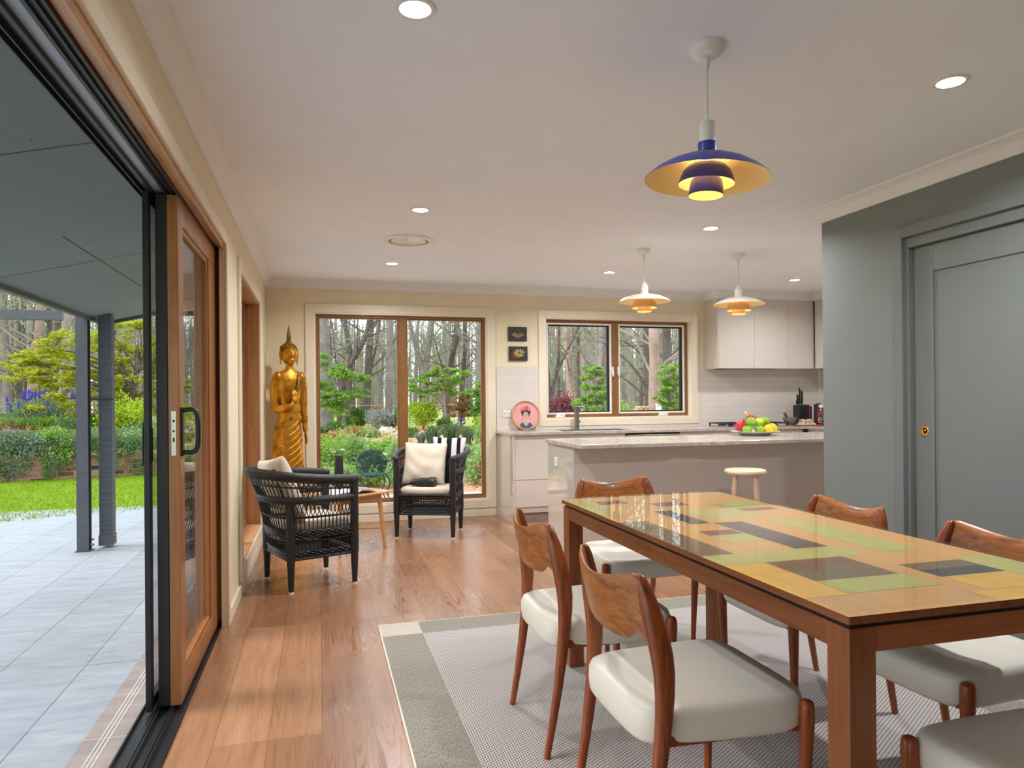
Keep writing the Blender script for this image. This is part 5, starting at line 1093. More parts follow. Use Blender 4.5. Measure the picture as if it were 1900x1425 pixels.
def pxw(u, v, z=-.05):
    p = gp(u, v, z); return p, FW.dot(p-CAM)/F_PX
def bush(name, lb, cat, p, rx, rz, n, size, mat, grp=None, k=9, flat=0, droop=0, lr=.42, ry=None, stems=True):
    SEED[0] += 1; rng = np.random.default_rng(SEED[0]); o = thing(name, lb, cat, tuple(p), 0, grp); ry = ry or rx
    cl = lumps(rng, rx, ry, rz, k, lr)+[((0, 0, rz*.42), (rx*.7, ry*.7, rz*.42))]
    leafmesh('foliage', cloud(rng, cl, n), size, mat, o, rng, flat, droop)
    if stems:
        b = MB()
        for c, r in cl[:7]: b.tube([(0, 0, 0), (c[0]*.4, c[1]*.4, c[2]*.5), c], [.014*rz+.004, .01*rz+.003, .002], 5)
        b.build('stems', BARK2, o)
    return o
def clump(name, lb, cat, p, r, h, n, mat, grp=None, wd=.03, arch=.5, flowers=None):
    SEED[0] += 1; rng = random.Random(SEED[0]); o = thing(name, lb, cat, tuple(p), 0, grp); b = MB()
    for i in range(n):
        a = rng.uniform(0, 2*math.pi); q = rng.uniform(.2, 1); hh = h*rng.uniform(.6, 1); dx, dy = math.cos(a), math.sin(a); x0, y0 = dx*r*.45*q, dy*r*.45*q
        pts = [(x0, y0, 0), (x0+dx*r*.25*q, y0+dy*r*.25*q, hh*.6), (x0+dx*r*.6*q, y0+dy*r*.6*q, hh), (x0+dx*r*q, y0+dy*r*q, hh*(1-arch*q))]
        ws = [wd*.6, wd, wd*.8, .002]; b.loft([[(x-dy*w_/2, y+dx*w_/2, z), (x+dy*w_/2, y-dx*w_/2, z)] for (x, y, z), w_ in zip(pts, ws)], caps=False)
    b.build('blades', mat, o)
    if flowers:
        mt, k, s = flowers
        for i in range(k):
            a = rng.uniform(0, 2*math.pi); x, y, z = r*.6*math.cos(a), r*.6*math.sin(a), h*rng.uniform(.85, 1.15)
            b = MB(); b.tube([(x*.2, y*.2, 0), (x, y, z)], .005, 5)
            for j in range(6): t = j*math.pi/3; b.loft([[(x, y, z), (x+.001, y, z)], [(x+s*.6*math.cos(t)-.3*s*math.sin(t), y+s*.6*math.sin(t)+.3*s*math.cos(t), z+s*.5), (x+s*.6*math.cos(t)+.3*s*math.sin(t), y+s*.6*math.sin(t)-.3*s*math.cos(t), z+s*.5)], [(x+s*math.cos(t), y+s*math.sin(t), z+s*(.9 if j % 2 else -.1)), (x+s*math.cos(t)+.001, y+s*math.sin(t), z+s*(.9 if j % 2 else -.1))]], caps=False)
            b.build('flower', mt, o)
    return o
def tree(name, lb, cat, p, pads, trunk, tr, n, size, mat, bark, flat=.5, grp=None, droop=0):
    """pads: leafy clusters in local coordinates; a branch runs to each from the trunk"""
    SEED[0] += 1; rng = np.random.default_rng(SEED[0]); o = thing(name, lb, cat, tuple(p), 0, grp); pads0 = pads
    T_ = bez(trunk, 4); k = len(T_); b = MB(); b.tube(T_, [tr*(1-.65*i/(k-1)) for i in range(k)], 10); tk = b.build('trunk', bark, o, smooth=True, auto=80)
    if flat >= .45: pads = ragged(rng, pads)
    b = MB()
    for c, r in (pads0 if flat >= .45 else pads):
        c = Vector(c); j = min(range(k), key=lambda i: abs(T_[i].z-c.z*.62)+.15*(T_[i]-c).length); s = T_[j]
        b.tube(bez([s, s.lerp(c, .5)+Vector((rng.uniform(-.1, .1), rng.uniform(-.1, .1), .12*(c-s).length)), c], 3), [tr*.38]+[tr*.28]*2+[tr*.2]*3+[tr*.08], 6)
        for q in range(3):
            e = c+Vector((r[0]*rng.uniform(-.8, .8), r[1]*rng.uniform(-.8, .8), r[2]*rng.uniform(-.3, .5))); b.tube([c, e], [tr*.1, tr*.03], 4)
    b.build('branches', bark, tk)
    leafmesh('crown', cloud(rng, pads, n), size, mat, o, rng, flat, droop); return o

# ---------------------------------------------------------------- big gum trees singled out in the view
def gum(lb, u, depth, r, mat, path, h=13, forks=(), leafn=700, name='gum_tree', crown=True):
    """path: lateral px-free offsets (dx metres, z metres) of the trunk centreline"""
    p = dp(u, depth); SEED[0] += 1; rng = np.random.default_rng(SEED[0]); o = thing(name, lb, 'tree', (p.x, p.y, -.08))
    lat = Vector((RT.x, RT.y, 0)).normalized(); T_ = bez([lat*a+Vector((0, 0, z)) for a, z in path], 4); k = len(T_)
    b = MB(); b.tube(T_, [r*(1.25 if i == 0 else 1-.45*i/(k-1)) for i in range(k)], 14); tk = b.build('trunk', mat, o, smooth=True, auto=80)
    cl = []
    for fk in forks:
        q = bez([lat*a+Vector((0, 0, z)) for a, z in fk[1]], 4); b = MB(); b.tube(q, [fk[0]*(1-.6*i/(len(q)-1)) for i in range(len(q))], 9); b.build('branch', mat, o, smooth=True, auto=80); cl.append(q[-1])
    b = MB()
    for i in range(9):
        j = int(k*rng.uniform(.3, .95)); s = T_[j]; a = rng.uniform(0, 6.28); L2 = rng.uniform(1.2, 3.2); e = s+Vector((math.cos(a)*L2, math.sin(a)*L2, rng.uniform(.4, 2.2))); m_ = s.lerp(e, .5)+Vector((rng.uniform(-.3, .3), rng.uniform(-.3, .3), rng.uniform(-.2, .4)))
        b.tube([s, m_, e, e+Vector((rng.uniform(-.6, .6), rng.uniform(-.6, .6), rng.uniform(.3, 1)))], [r*.22, r*.13, r*.07, .01], 6); cl += [e, m_.lerp(e, .6)]
    b.build('branches', BARK1 if mat is BARK3 else mat, tk)
    if crown: leafmesh('crown', cloud(rng, [((c.x, c.y, c.z+.2), (.9, .9, .55)) for c in cl]+[((T_[-1].x, T_[-1].y, T_[-1].z), (2.5, 2.5, 1.8))], leafn), .17, L_EUC, o, rng, .1, .5, .28)
    return o
G = [('thick grey gum trunk at the left edge of the big window', 604, 34, .34, BARK1, [(0, 0), (.03, 2), (-.02, 4), (-.1, 7), (0, 13)], ()),
     ('dark leaning gum tree slanting to the right behind the big window', 634, 33, .17, BARK2, [(-.1, 0), (0, 1.6), (.25, 2.7), (.9, 3.8), (1.35, 5.2), (1.5, 9)], ((.09, [(1.0, 4.2), (1.7, 5.0), (2.3, 6.5)]),)),
     ('short dark forked gum tree right of the leaning one', 648, 42, .20, BARK2, [(0, 0), (0, 2), (.1, 4), (-.2, 6), (-.3, 11)], ((.10, [(0, 1.6), (-.7, 3.2), (-1.0, 6)]),)),
     ('dark straight gum trunk in the middle of the left window pane', 680, 38, .24, BARK2, [(-.05, 0), (.05, 2), (.15, 4), (.3, 6), (.4, 12)], ((.09, [(.0, 2.2), (.5, 4), (1.0, 7)]), (.06, [(.05, 2.8), (1.2, 4.0), (2.4, 6)]))),
     ('tall even grey gum trunk just left of the window mullion', 721, 33, .19, BARK1, [(0, 0), (.02, 2), (.06, 5), (.1, 13)], ()),
     ('thin curved tree in the paddock edge near the mullion', 708, 58, .14, BARK1, [(0, 0), (0, 2), (-.5, 4), (-1.2, 6)], ((.07, [(0, 2), (.2, 4), (.3, 7)]),)),
     ('forked brown gum tree in the right window pane', 789, 40, .24, BARK1, [(0, 0), (.0, 2.2), (.1, 3.6), (.4, 6), (.5, 12)], ((.17, [(.05, 2.8), (-.5, 4.2), (-.95, 6.5), (-1.2, 10)]),)),
     ('dark bent gum trunk in the middle of the right pane', 834, 40, .22, BARK2, [(-.2, 0), (-.1, 1.5), (.05, 3), (.3, 4.4), (.45, 6), (.5, 12)], ((.06, [(-.1, 2.4), (-.5, 3.5), (-.9, 5)]),)),
     ('dark straight gum trunk right of the bent one', 858, 41, .18, BARK2, [(-.05, 0), (0, 2), (.15, 4), (.2, 7), (.3, 12)], ()),
     ('grey gum trunk at the right edge of the big window', 889, 38, .19, BARK1, [(-.1, 0), (0, 3), (.08, 6), (.1, 13)], ((.06, [(0, 3.5), (-.8, 4.4), (-1.6, 6)]),)),
     ('pale pinkish gum trunk in the left kitchen window pane', 1058, 24, .16, BARK3, [(.1, 0), (.05, 1.2), (-.05, 2.6), (-.12, 4), (-.2, 12)], ()),
     ('slim dark gum trunk beside the pale pinkish one', 1073, 27, .09, BARK2, [(0, 0), (0, 3), (.03, 12)], ()),
     ('dark forked gum at the left edge of the kitchen window', 1018, 22, .12, BARK2, [(.1, 0), (.0, 1.5), (-.1, 3), (.1, 5), (.2, 11)], ((.07, [(.05, 1.2), (.3, 2.4), (.35, 4)]), (.05, [(.3, 2.2), (.7, 3.0), (1.2, 4)]))),
     ('grey gum trunk behind the green tree left of the kitchen mullion', 1085, 30, .13, BARK1, [(0, 0), (0, 4), (0, 13)], ()),
     ('stringy barked gum trunk just left of the kitchen mullion', 1117, 26, .21, BARK1, [(-.05, 0), (0, 2), (.06, 4), (.05, 12)], ()),
     ('big pale peeling gum trunk in the right kitchen window pane', 1214, 20, .19, BARK3, [(.06, 0), (.0, 1.2), (.02, 2.4), (-.02, 4), (-.02, 12)], ()),
     ('dark branching gum trunk left of the pale peeling one', 1201, 24, .13, BARK2, [(.05, 0), (0, 2), (-.03, 4), (-.1, 12)], ((.05, [(0, 1.6), (-.6, 2.5), (-1.5, 3.2)]), (.04, [(0, 1.3), (-.7, 1.9), (-1.4, 2.4)]), (.04, [(0, 2.6), (-.7, 3.2), (-1.6, 3.4)]))),
     ('dark gum trunk at the right end of the kitchen window', 1238, 25, .19, BARK2, [(0, 0), (0, 4), (-.05, 12)], ()),
     ('big grey bending gum trunk at the left edge of the view', 12, 30, .25, BARK1, [(.1, 0), (.0, 1.2), (-.2, 2.2), (.15, 3.3), (-.1, 4.6), (-.1, 12)], ()),
     ('pale gum trunk behind the left end of the yellow maple', 60, 28, .22, BARK3, [(0, 0), (0, 1.4), (.1, 2.8), (.15, 3.6), (.3, 4.6), (.5, 12)], ()),
     ('dark curving gum trunk between the bending and the pale trunk', 37, 32, .16, BARK2, [(.1, 0), (0, 1.3), (-.15, 2.6), (.2, 3.8), (.1, 11)], ()),
     ('slim dark gum trunk leaning beside the pale one', 47, 34, .11, BARK2, [(0, 0), (.05, 1.5), (.0, 3), (.4, 4.5), (.8, 10)], ((.07, [(0, 1), (.5, 2.2), (.7, 4)]),)),
     ('dark double gum trunk behind the yellow maple branches', 84, 31, .15, BARK2, [(0, 0), (.05, 1.5), (.2, 3), (.2, 11)], ((.09, [(0, .8), (-.3, 2), (-.4, 3.5)]),)),
     ('thick dark gum trunk behind the middle of the yellow maple', 106, 29, .22, BARK2, [(0, 0), (0, 2), (.1, 4), (.2, 12)], ()),
     ('broad grey gum trunk just left of the steel posts', 122, 27, .24, BARK1, [(0, 0), (-.05, 2), (.05, 4), (.1, 12)], ())]
for g in G: gum(*g[:6], forks=g[6])
# generic forest behind: four makes, copied
rngF = random.Random(21); protos = []
FL = 'tall grey-barked gum tree in the forest beyond the garden'
for k in range(4):
    SEED[0] += 1; rng = np.random.default_rng(SEED[0]); o = thing('forest_gum_tree', FL, 'tree', (0, 0, 0), 0, 'forest gum trees beyond the garden')
    lean = rng.uniform(-.8, .8, 2); T_ = bez([(0, 0, 0), (lean[0]*.1, lean[1]*.1, 2), (lean[0]*.5+rng.uniform(-.2, .2), lean[1]*.4, 5), (lean[0], lean[1], 9), (lean[0]*1.2, lean[1]*1.5, 14)], 3); n_ = len(T_); rr_ = (.17, .12, .21, .10)[k]
    b = MB(); b.tube(T_, [rr_*(1.2-.9*i/(n_-1)) for i in range(n_)], 9); tk = b.build('trunk', (BARK1, BARK2, BARK1, BARK3)[k], o, smooth=True, auto=80)
    cl = []; b = MB()
    for i in range(11):
        j = int(n_*rng.uniform(.15, .95)); s = T_[j]; a = rng.uniform(0, 6.28); L2 = rng.uniform(1.0, 3.0); e = s+Vector((math.cos(a)*L2, math.sin(a)*L2, rng.uniform(.6, 2.6))); b.tube([s, s.lerp(e, .5)+Vector((0, 0, .3)), e], [rr_*.3, rr_*.18, .012], 5); cl.append(((e.x, e.y, e.z), (1.0, 1.0, .6)))
    b.build('branches', BARK1, tk)
    for i in range(6): cl.append(((rng.uniform(-2, 2), rng.uniform(-2, 2), rng.uniform(2.5, 8)), (.8, .8, .5)))
    cl.append(((T_[-1].x, T_[-1].y, 13.5), (2.6, 2.6, 1.8))); leafmesh('crown', cloud(rng, cl, 1500), .17, L_EUC, o, rng, .1, .4, .3); protos.append(o)
first = [True]*4; placed = []
def put(u, d):
    p = dp(u, d)
    if any((p-q).length < 1.3 for q in placed): return
    placed.append(p); k = rngF.randrange(4); s = rngF.uniform(.8, 1.2); rz = rngF.uniform(0, 6.28)
    if first[k]: protos[k].location = (p.x, p.y, -.1); protos[k].rotation_euler.z = rz; first[k] = False
    else: dup(protos[k], (p.x, p.y, -.1), rz, scale=s)
for u0, u1, n_, d0, d1 in ((-30, 262, 46, 28, 62), (588, 902, 50, 50, 95), (1010, 1262, 36, 34, 70)):
    for i in range(n_): put(u0+(u1-u0)*(i+rngF.random())/n_, d0+(d1-d0)*rngF.random()**.8)
for i in range(26): put(rngF.uniform(-1600, -60), rngF.uniform(24, 45))
for i in range(12): put(rngF.uniform(280, 570), rngF.uniform(30, 60))
# distant forest edge nobody could count
rng = np.random.default_rng(77); pts, b = [], MB()
for (u0, u1, d0, d1, n_) in ((-200, 560, 62, 80, 190), (560, 930, 98, 120, 170), (930, 1400, 72, 95, 150)):
    for i in range(n_):
        p = dp(rng.uniform(u0, u1), rng.uniform(d0, d1)); r_ = rng.uniform(.08, .2); lx = rng.uniform(-1, 1); b.tube([(p.x, p.y, -.1), (p.x+lx*.3, p.y, 5), (p.x+lx, p.y, 12)], [r_*1.2, r_, r_*.6], 5)
        for q in range(3): pts.append(((p.x+rng.uniform(-2, 2), p.y+rng.uniform(-2, 2), 1.5+7.5*rng.random()**1.6), (1.6, 1.6, .8)))
fo = b.build('distant_forest', BARK1); tag(fo, 'hazy mass of thin grey trunks and foliage far beyond the paddock', 'forest', kind='stuff')
leafmesh('foliage', cloud(rng, pts, 24000), .36, L_EUC, fo, rng, .1, .4, .4)
b = MB(); rngx = random.Random(8); bushes = [((dp(u, d).x, dp(u, d).y, rngx.uniform(.3, 1.2)), (2.6, 2.6, rngx.uniform(.8, 1.6))) for u, d in [(rngx.uniform(-200, 1400), rngx.uniform(64, 70)) for _ in range(60)] if not 560 < u < 930]
uo = leafmesh('undergrowth', cloud(rng, bushes, 9000), .38, L_EUC, None, rng, .1, .2, .4); tag(uo, 'grey-green scrub growing between the far forest trunks', 'undergrowth', kind='stuff')

# ---------------------------------------------------------------- garden seen through the big window
def B(name, lb, cat, u, v, wpx, hpx, n, size, mat, z=-.05, **k):
    p, s = pxw(u, v, z); return bush(name, lb, cat, p, wpx*s/2, hpx*s, n, size, mat, **k)
def roses(o, rx, rz, n, mat, s):
    SEED[0] += 1; rng = random.Random(SEED[0])
    for i in range(n):
        a = rng.uniform(math.pi, 2*math.pi); q = rng.uniform(.5, .95); x, y, z = rx*q*math.cos(a), rx*q*math.sin(a), rz*rng.uniform(.35, .95); b = MB()
        for j in range(7): t = j*2*math.pi/7; b.ell((x+s*.5*math.cos(t), y+s*.5*math.sin(t), z), (s*.42, s*.42, s*.3), 6, 4)
        b.ell((x, y, z+s*.15), (s*.3,)*3, 6, 4); b.build('rose_bloom', mat, o)
for i, (u, v, w_, h_, n_, lb) in enumerate(((612, 893, 62, 76, 2600, 'leafy rose bush with white blooms at the left edge of the big window'), (655, 885, 78, 72, 3000, 'leafy rose bush behind the gold-side wicker chair and the garden seat'), (705, 880, 66, 66, 2600, 'leafy rose bush behind the green garden chair'), (735, 893, 56, 66, 2200, 'leafy rose bush by the foot of the window mullion'), (672, 862, 90, 40, 2000, 'taller rose bush in the row behind the nearest rose bushes'),
    (628, 905, 70, 40, 1800, 'low rose bush at the front left of the rose bed'), (690, 902, 80, 36, 2000, 'low rose bush directly behind the green garden chair'), (742, 905, 50, 40, 1500, 'low rose bush at the foot of the window mullion, front row'), (600, 868, 50, 44, 1800, 'rose bush behind the one with white blooms'), (712, 858, 60, 40, 1800, 'rose bush in the back row near the mullion'), (640, 868, 60, 46, 2000, 'rose bush in the back row, second from the left'))):
    p, s = pxw(u, v); o = bush('rose_bush', lb, 'bush', p, w_*s/2, h_*s, n_, .055, L_ROSE if i % 2 else L_MID, k=12, flat=.3)
    if i in (0, 3): roses(o, w_*s/2, h_*s, 7, P_WHITE, .045)
for i, (u, v, w_, h_, n_, lb) in enumerate(((884, 898, 76, 62, 3400, 'pale green rose bush with white buds at the right edge of the big window'), (842, 892, 60, 52, 2200, 'pale green rose bush hidden behind the far wicker chair'))):
    p, s = pxw(u, v); o = bush('rose_bush', lb, 'bush', p, w_*s/2, h_*s, n_, .05, L_ROSE, k=12, flat=.3); roses(o, w_*s/2, h_*s, 4, P_WHITE if i else P_PINK, .035)
for u, v, w_, h_, lb in ((803, 827, 42, 38, 'grey-green iris clump in front of the lime maple'), (838, 828, 52, 44, 'large grey-green iris clump with purple blooms'), (868, 826, 34, 34, 'iris clump with a purple bloom near the right window edge'), (782, 822, 26, 20, 'low grey-green leafy clump left of the irises')):
    p, s = pxw(u, v); clump('iris_clump', lb, 'plant', p, w_*s/2, h_*s, 60, L_SILV if w_ < 30 else L_GREY, wd=.05, arch=.25, flowers=(P_BLUE, 2, .09) if 'purple' in lb else None)
p, s = pxw(785, 797); tree('lime_maple', 'round bright lime-green weeping maple beyond the window mullion', 'shrub', p, lumps(np.random.default_rng(3), 30*s, 30*s, 50*s, 16, .36, .5)+[((0, 0, 26*s), (26*s, 26*s, 22*s))], [(0, 0, 0), (.02, 0, 10*s), (0, 0, 30*s)], .06, 5200, .10, L_LIME, BARK2, .3, droop=.2)
p, s = pxw(855, 792); tree('rust_maple', 'layered rusty brown-green maple right of the lime one', 'shrub', p, [((8*s, 0, 50*s), (18*s, 18*s, 9*s)), ((-6*s, 0, 44*s), (20*s, 20*s, 8*s)), ((12*s, 0, 36*s), (22*s, 20*s, 9*s)), ((-4*s, 0, 26*s), (22*s, 22*s, 9*s)), ((16*s, 0, 20*s), (18*s, 20*s, 8*s)), ((-22*s, 0, 36*s), (10*s, 12*s, 5*s))], [(0, 0, 0), (.02, 0, 20*s), (.1, 0, 46*s)], .06, 4200, .10, L_RUST, BARK2, .5)
p, s = pxw(825, 796); tree('small_green_tree', 'slender young tree with flat green foliage above the lime maple', 'tree', p, [((-32*s, 0, 86*s), (26*s, 22*s, 10*s)), ((-14*s, 0, 104*s), (18*s, 18*s, 8*s)), ((18*s, 0, 100*s), (24*s, 20*s, 9*s)), ((0, 0, 78*s), (30*s, 22*s, 11*s)), ((-28*s, 0, 70*s), (16*s, 16*s, 6*s)), ((14*s, 0, 86*s), (20*s, 16*s, 8*s))], [(0, 0, 0), (0, 0, 40*s), (-.1, 0, 84*s)], .09, 3600, .15, L_MID, BARK3, .5)
p, s = pxw(637, 796); tree('spreading_green_tree', 'young tree with tiers of bright green leaves at the left of the big window', 'tree', p, [((-36*s, 0, 118*s), (26*s, 24*s, 12*s)), ((-8*s, 0, 102*s), (34*s, 26*s, 12*s)), ((24*s, 0, 92*s), (28*s, 22*s, 10*s)), ((-34*s, 0, 80*s), (26*s, 24*s, 12*s)), ((36*s, 0, 66*s), (22*s, 20*s, 7*s)), ((8*s, 0, 58*s), (34*s, 26*s, 9*s)), ((-26*s, 0, 52*s), (30*s, 26*s, 12*s)), ((-6*s, 0, 36*s), (28*s, 22*s, 8*s))], [(0, 0, 0), (0, 0, 30*s), (-.1, 0, 70*s), (-.25, 0, 110*s)], .09, 7200, .14, L_MID, BARK1, .45)
B('green_shrub', 'green leafy shrub at the right window edge under the pale tree', 'shrub', 893, 800, 44, 62, 2200, .12, L_DARK); B('green_shrub', 'bright green shrub filling the lower right corner of the window view', 'shrub', 898, 842, 40, 52, 1800, .09, L_ROSE)
p, s = pxw(897, 792); tree('small_green_tree', 'small tree with bright leaves at the right edge of the big window', 'tree', p, [((0, 0, 80*s), (20*s, 18*s, 9*s)), ((-16*s, 0, 64*s), (20*s, 18*s, 9*s)), ((8*s, 0, 52*s), (20*s, 18*s, 9*s))], [(0, 0, 0), (0, 0, 40*s), (0, 0, 70*s)], .08, 1800, .14, L_MID, BARK1, .5)
for u, v, w_, h_, m_, lb in ((668, 790, 44, 34, L_DARK, 'dark green strap-leaved clump left of the lavender mound'), (648, 795, 34, 24, L_MID, 'mid green strap-leaved clump beside the young tree trunk'), (600, 806, 36, 16, L_GREY, 'low grey-green clump at the left window edge')):
    p, s = pxw(u, v); clump('agapanthus_clump', lb, 'plant', p, w_*s/2, h_*s, 90, m_, wd=.06, arch=.55)
p, s = pxw(604, 788); clump('grass_mound', 'bright green grassy mound at the left edge of the big window', 'plant', p, 32*s, 36*s, 260, L_MID, wd=.03, arch=.7)
for u, v, lb in ((632, 822, 'tan ornamental grass tuft on the orange mulch'), (606, 824, 'tan ornamental grass tuft at the left window edge'), (662, 812, 'tan ornamental grass tuft right of the other two')):
    p, s = pxw(u, v); clump('tan_grass', lb, 'plant', p, 22*s, 22*s, 240, L_ORAN, wd=.012, arch=.6)
B('lavender_mound', 'silvery blue-grey lavender mound in the middle of the garden', 'plant', 702, 797, 50, 30, 2600, .10, L_SILV, droop=-.8, stems=False); B('lavender_mound', 'greener lavender mound against the window mullion', 'plant', 727, 796, 30, 24, 1200, .10, L_GREY, droop=-.8, stems=False)
B('golden_shrub', 'golden-green rounded shrub behind the lavender', 'shrub', 697, 772, 34, 18, 1300, .16, L_RUST); B('azalea', 'pink flowering azalea beside the window mullion', 'shrub', 724, 785, 20, 13, 700, .10, P_PINK)
B('dark_shrub', 'dark green shrub behind the window mullion', 'shrub', 742, 792, 26, 34, 1200, .12, L_DARK); B('dark_shrub', 'low dark shrub between lime and rusty maples', 'shrub', 826, 797, 34, 20, 1200, .10, L_DARK)
B('white_flower_patch', 'low patch of white flowers left of the mullion', 'plant', 718, 806, 30, 12, 700, .07, P_WHITE, stems=False); B('white_flower_patch', 'small low patch of white flowers right of the mullion', 'plant', 738, 810, 20, 9, 400, .07, P_WHITE, stems=False)
B('low_green_cover', 'low green ground cover in front of the lime maple', 'plant', 765, 850, 60, 26, 1800, .07, L_ROSE, stems=False); B('low_green_cover', 'low green ground cover right of the irises', 'plant', 870, 850, 60, 22, 1500, .07, L_ROSE, stems=False)
B('yellow_flower_shrub', 'shrub with orange-yellow new growth at the right window edge', 'shrub', 893, 822, 26, 48, 1400, .09, L_LIME)
for u, v, w_, h_, m_, lb in ((655, 806, 36, 14, L_GREY, 'low grey-green plant on the mulch behind the tan grasses'), (690, 812, 40, 14, L_ROSE, 'low green plant in front of the lavender mound'), (620, 800, 44, 16, L_DARK, 'low dark green plant left of the young tree trunk'), (760, 812, 36, 16, L_DARK, 'low dark green plant under the lime maple'),
    (815, 806, 40, 14, L_GREY, 'low grey plant between the lime maple and the irises'), (850, 806, 50, 16, L_DARK, 'low dark green plant under the rusty maple'), (880, 812, 40, 20, L_MID, 'low green plant right of the rusty maple'), (835, 846, 50, 18, L_ROSE, 'low pale green plant in front of the large iris clump'),
    (800, 844, 40, 16, L_MID, 'low green plant in front of the first iris clump'), (655, 845, 60, 14, L_ROSE, 'low green plant between the rocks and the rose bed')):
    B('low_plant', lb, 'plant', u, v, w_, h_, 1100, .08, m_, stems=False)
# post and wire fence at the edge of the garden
def fence(name, lb, pts, h=1.0, nw=4):
    o = thing(name, lb, 'fence', (0, 0, 0)); P_ = [Vector((x, y, -.07)) for x, y in pts]
    for p in P_: kid(MB().tube([p, p+Vector((0, 0, h+.1))], .035, 7), 'fence_post', BARK1, o, 0)
    for k in range(nw): kid(MB().tube([p+Vector((0, 0, h*(k+1)/nw)) for p in P_], .012, 4), 'wire', CHROME, o, 0)
q = [dp(u, 36) for u in (560, 640, 700, 760, 850, 950)]; fence('wire_fence', 'post and wire fence between the garden and the paddock', [(p.x, p.y) for p in q])
q = [dp(u, 22) for u in (-120, -10, 70, 139, 230, 330)]; fence('wire_fence', 'post and wire fence behind the violet flowering mound', [(p.x, p.y) for p in q])
# ---------------------------------------------------------------- seen through the kitchen window
def D(u, v, d): return dp(u, d)+Vector((0, 0, 1.24-(v-CY_PX)*d/F_PX))
p = dp(1042, 20); s = 20/F_PX
tree('purple_maple', 'round purple-leaved weeping maple outside the kitchen window', 'shrub', (p.x, p.y, -.07), lumps(np.random.default_rng(5), 27*s, 27*s, 78*s, 18, .30, .60)+[((0, 0, 66*s), (23*s, 23*s, 22*s)), ((0, 0, 40*s), (22*s, 22*s, 22*s))], [(0, 0, 0), (.02, 0, .4), (0, 0, .9)], .05, 5200, .085, L_PURP, BARK2, .3, droop=.3)
p = dp(1102, 13.5); s = 13.5/F_PX; H0 = 1.31/s
tree('green_garden_tree', 'leafy bright green young tree left of the kitchen window mullion', 'tree', (p.x, p.y, -.07), [((a*s, rr_*.3*s, (H0+z)*s), (w_*s, w_*s, h_*s)) for a, z, w_, h_, rr_ in ((-8, 48, 14, 8, 0), (12, 50, 12, 7, 9), (-2, 38, 16, 8, 20), (-16, 14, 14, 7, -10), (8, 10, 20, 10, 10), (18, 28, 10, 6, 0), (-24, -4, 16, 8, 0), (0, -8, 22, 10, 8), (20, -2, 16, 9, -8), (2, -26, 22, 10, 0), (18, 0, 10, 8, 0))], [(0, 0, 0), (0, 0, .7), (.05, 0, 1.3), (0, 0, 1.75)], .035, 4600, .075, L_MID, BARK3, .45)
p = dp(1246, 11); s = 11/F_PX; H0 = 1.31/s
tree('green_garden_tree', 'leafy bright green tree at the right end of the kitchen window', 'tree', (p.x, p.y, -.07), [((a*s, 0, (H0+z)*s), (w_*s, w_*s, h_*s)) for a, z, w_, h_ in ((-10, 56, 14, 8), (8, 46, 16, 9), (-14, 28, 16, 9), (6, 20, 20, 10), (-16, 8, 16, 8), (4, -2, 20, 10), (-8, -18, 20, 10), (10, -28, 18, 9))], [(.06, 0, 0), (.05, 0, .8), (.02, 0, 1.75)], .035, 4600, .065, L_MID, BARK1, .45)
p = dp(1150, 17); bush('green_shrub', 'low green shrub seen behind the kitchen window mullion', 'shrub', (p.x, p.y, -.07), .35, 1.2, 1500, .08, L_MID)
PALEW = wood('split_firewood', srgb(150, 112, 74), srgb(206, 170, 124), axis=0, sc=1)
wp = dp(1192, 18); rngw = random.Random(3)
tag(bx('log_rack', wp.x-.24, wp.x+.24, wp.y-.1, wp.y+.1, -.07, .80, BARK1), 'weathered timber rack under the split firewood outside the kitchen window', 'rack')
for r_ in range(3):
    for c_ in range(6-r_):
        lb = 'split firewood log in the pile outside the kitchen window'
        o = MB().tube([(0, -.14, 0), (0, .14, 0)], .038, 7).build('firewood_log', PALEW); o.location = (wp.x-.2+.08*c_+.04*r_, wp.y, .84+.066*r_); o.rotation_euler = (0, rngw.uniform(0, 3), rngw.uniform(-.15, .15)); tag(o, lb, 'log', 'split firewood logs')
cp = dp(1222, 17); t = thing('garden_post', 'pale painted post with a small cap behind the firewood pile', 'post', (cp.x, cp.y, -.07))
MB().box(-.05, .05, -.05, .05, 0, 1.12).build('post_shaft', WPLAST, t); MB().box(-.065, .065, -.065, .065, 1.12, 1.15).build('post_cap', WPLAST, t)
# ---------------------------------------------------------------- terrace garden behind the lawn
zt_ = .30
def LT(u, d, dz=0): p = dp(u, d); return (p.x, p.y, zt_+dz)
s = 15.5/F_PX; HB = (1.24-zt_)/s
pads = []
for a, z, w_, h_ in ((-180, 68, 34, 12), (-150, 84, 34, 12), (-110, 96, 34, 13), (-70, 110, 34, 14), (-160, 50, 34, 10), (-118, 62, 40, 13), (-74, 78, 40, 14), (-130, 28, 30, 10), (-92, 36, 36, 12), (-60, 46, 30, 14), (-96, 6, 36, 10), (-62, 10, 30, 12), (-70, -26, 24, 9),
                     (-24, 128, 40, 14), (20, 140, 40, 14), (-30, 96, 40, 16), (26, 104, 44, 16), (-20, 60, 40, 16), (30, 66, 44, 16), (-26, 24, 36, 14), (24, 26, 40, 16), (60, 90, 36, 16), (64, 40, 36, 16), (0, -6, 40, 12), (60, -10, 36, 14)):
    pads.append(((a*s, random.uniform(-.5, .5), (HB+z)*s), (w_*s, w_*s, h_*s)))
tree('yellow_maple', 'wide spreading yellow-green maple beyond the patio posts', 'tree', LT(228, 15.5), pads, [(0, 0, 0), (.05, 0, .35), (.12, 0, .8), (.25, 0, 1.4), (.3, 0, 2.2)], .09, 19000, .085, L_YEL, BARK2, .6)
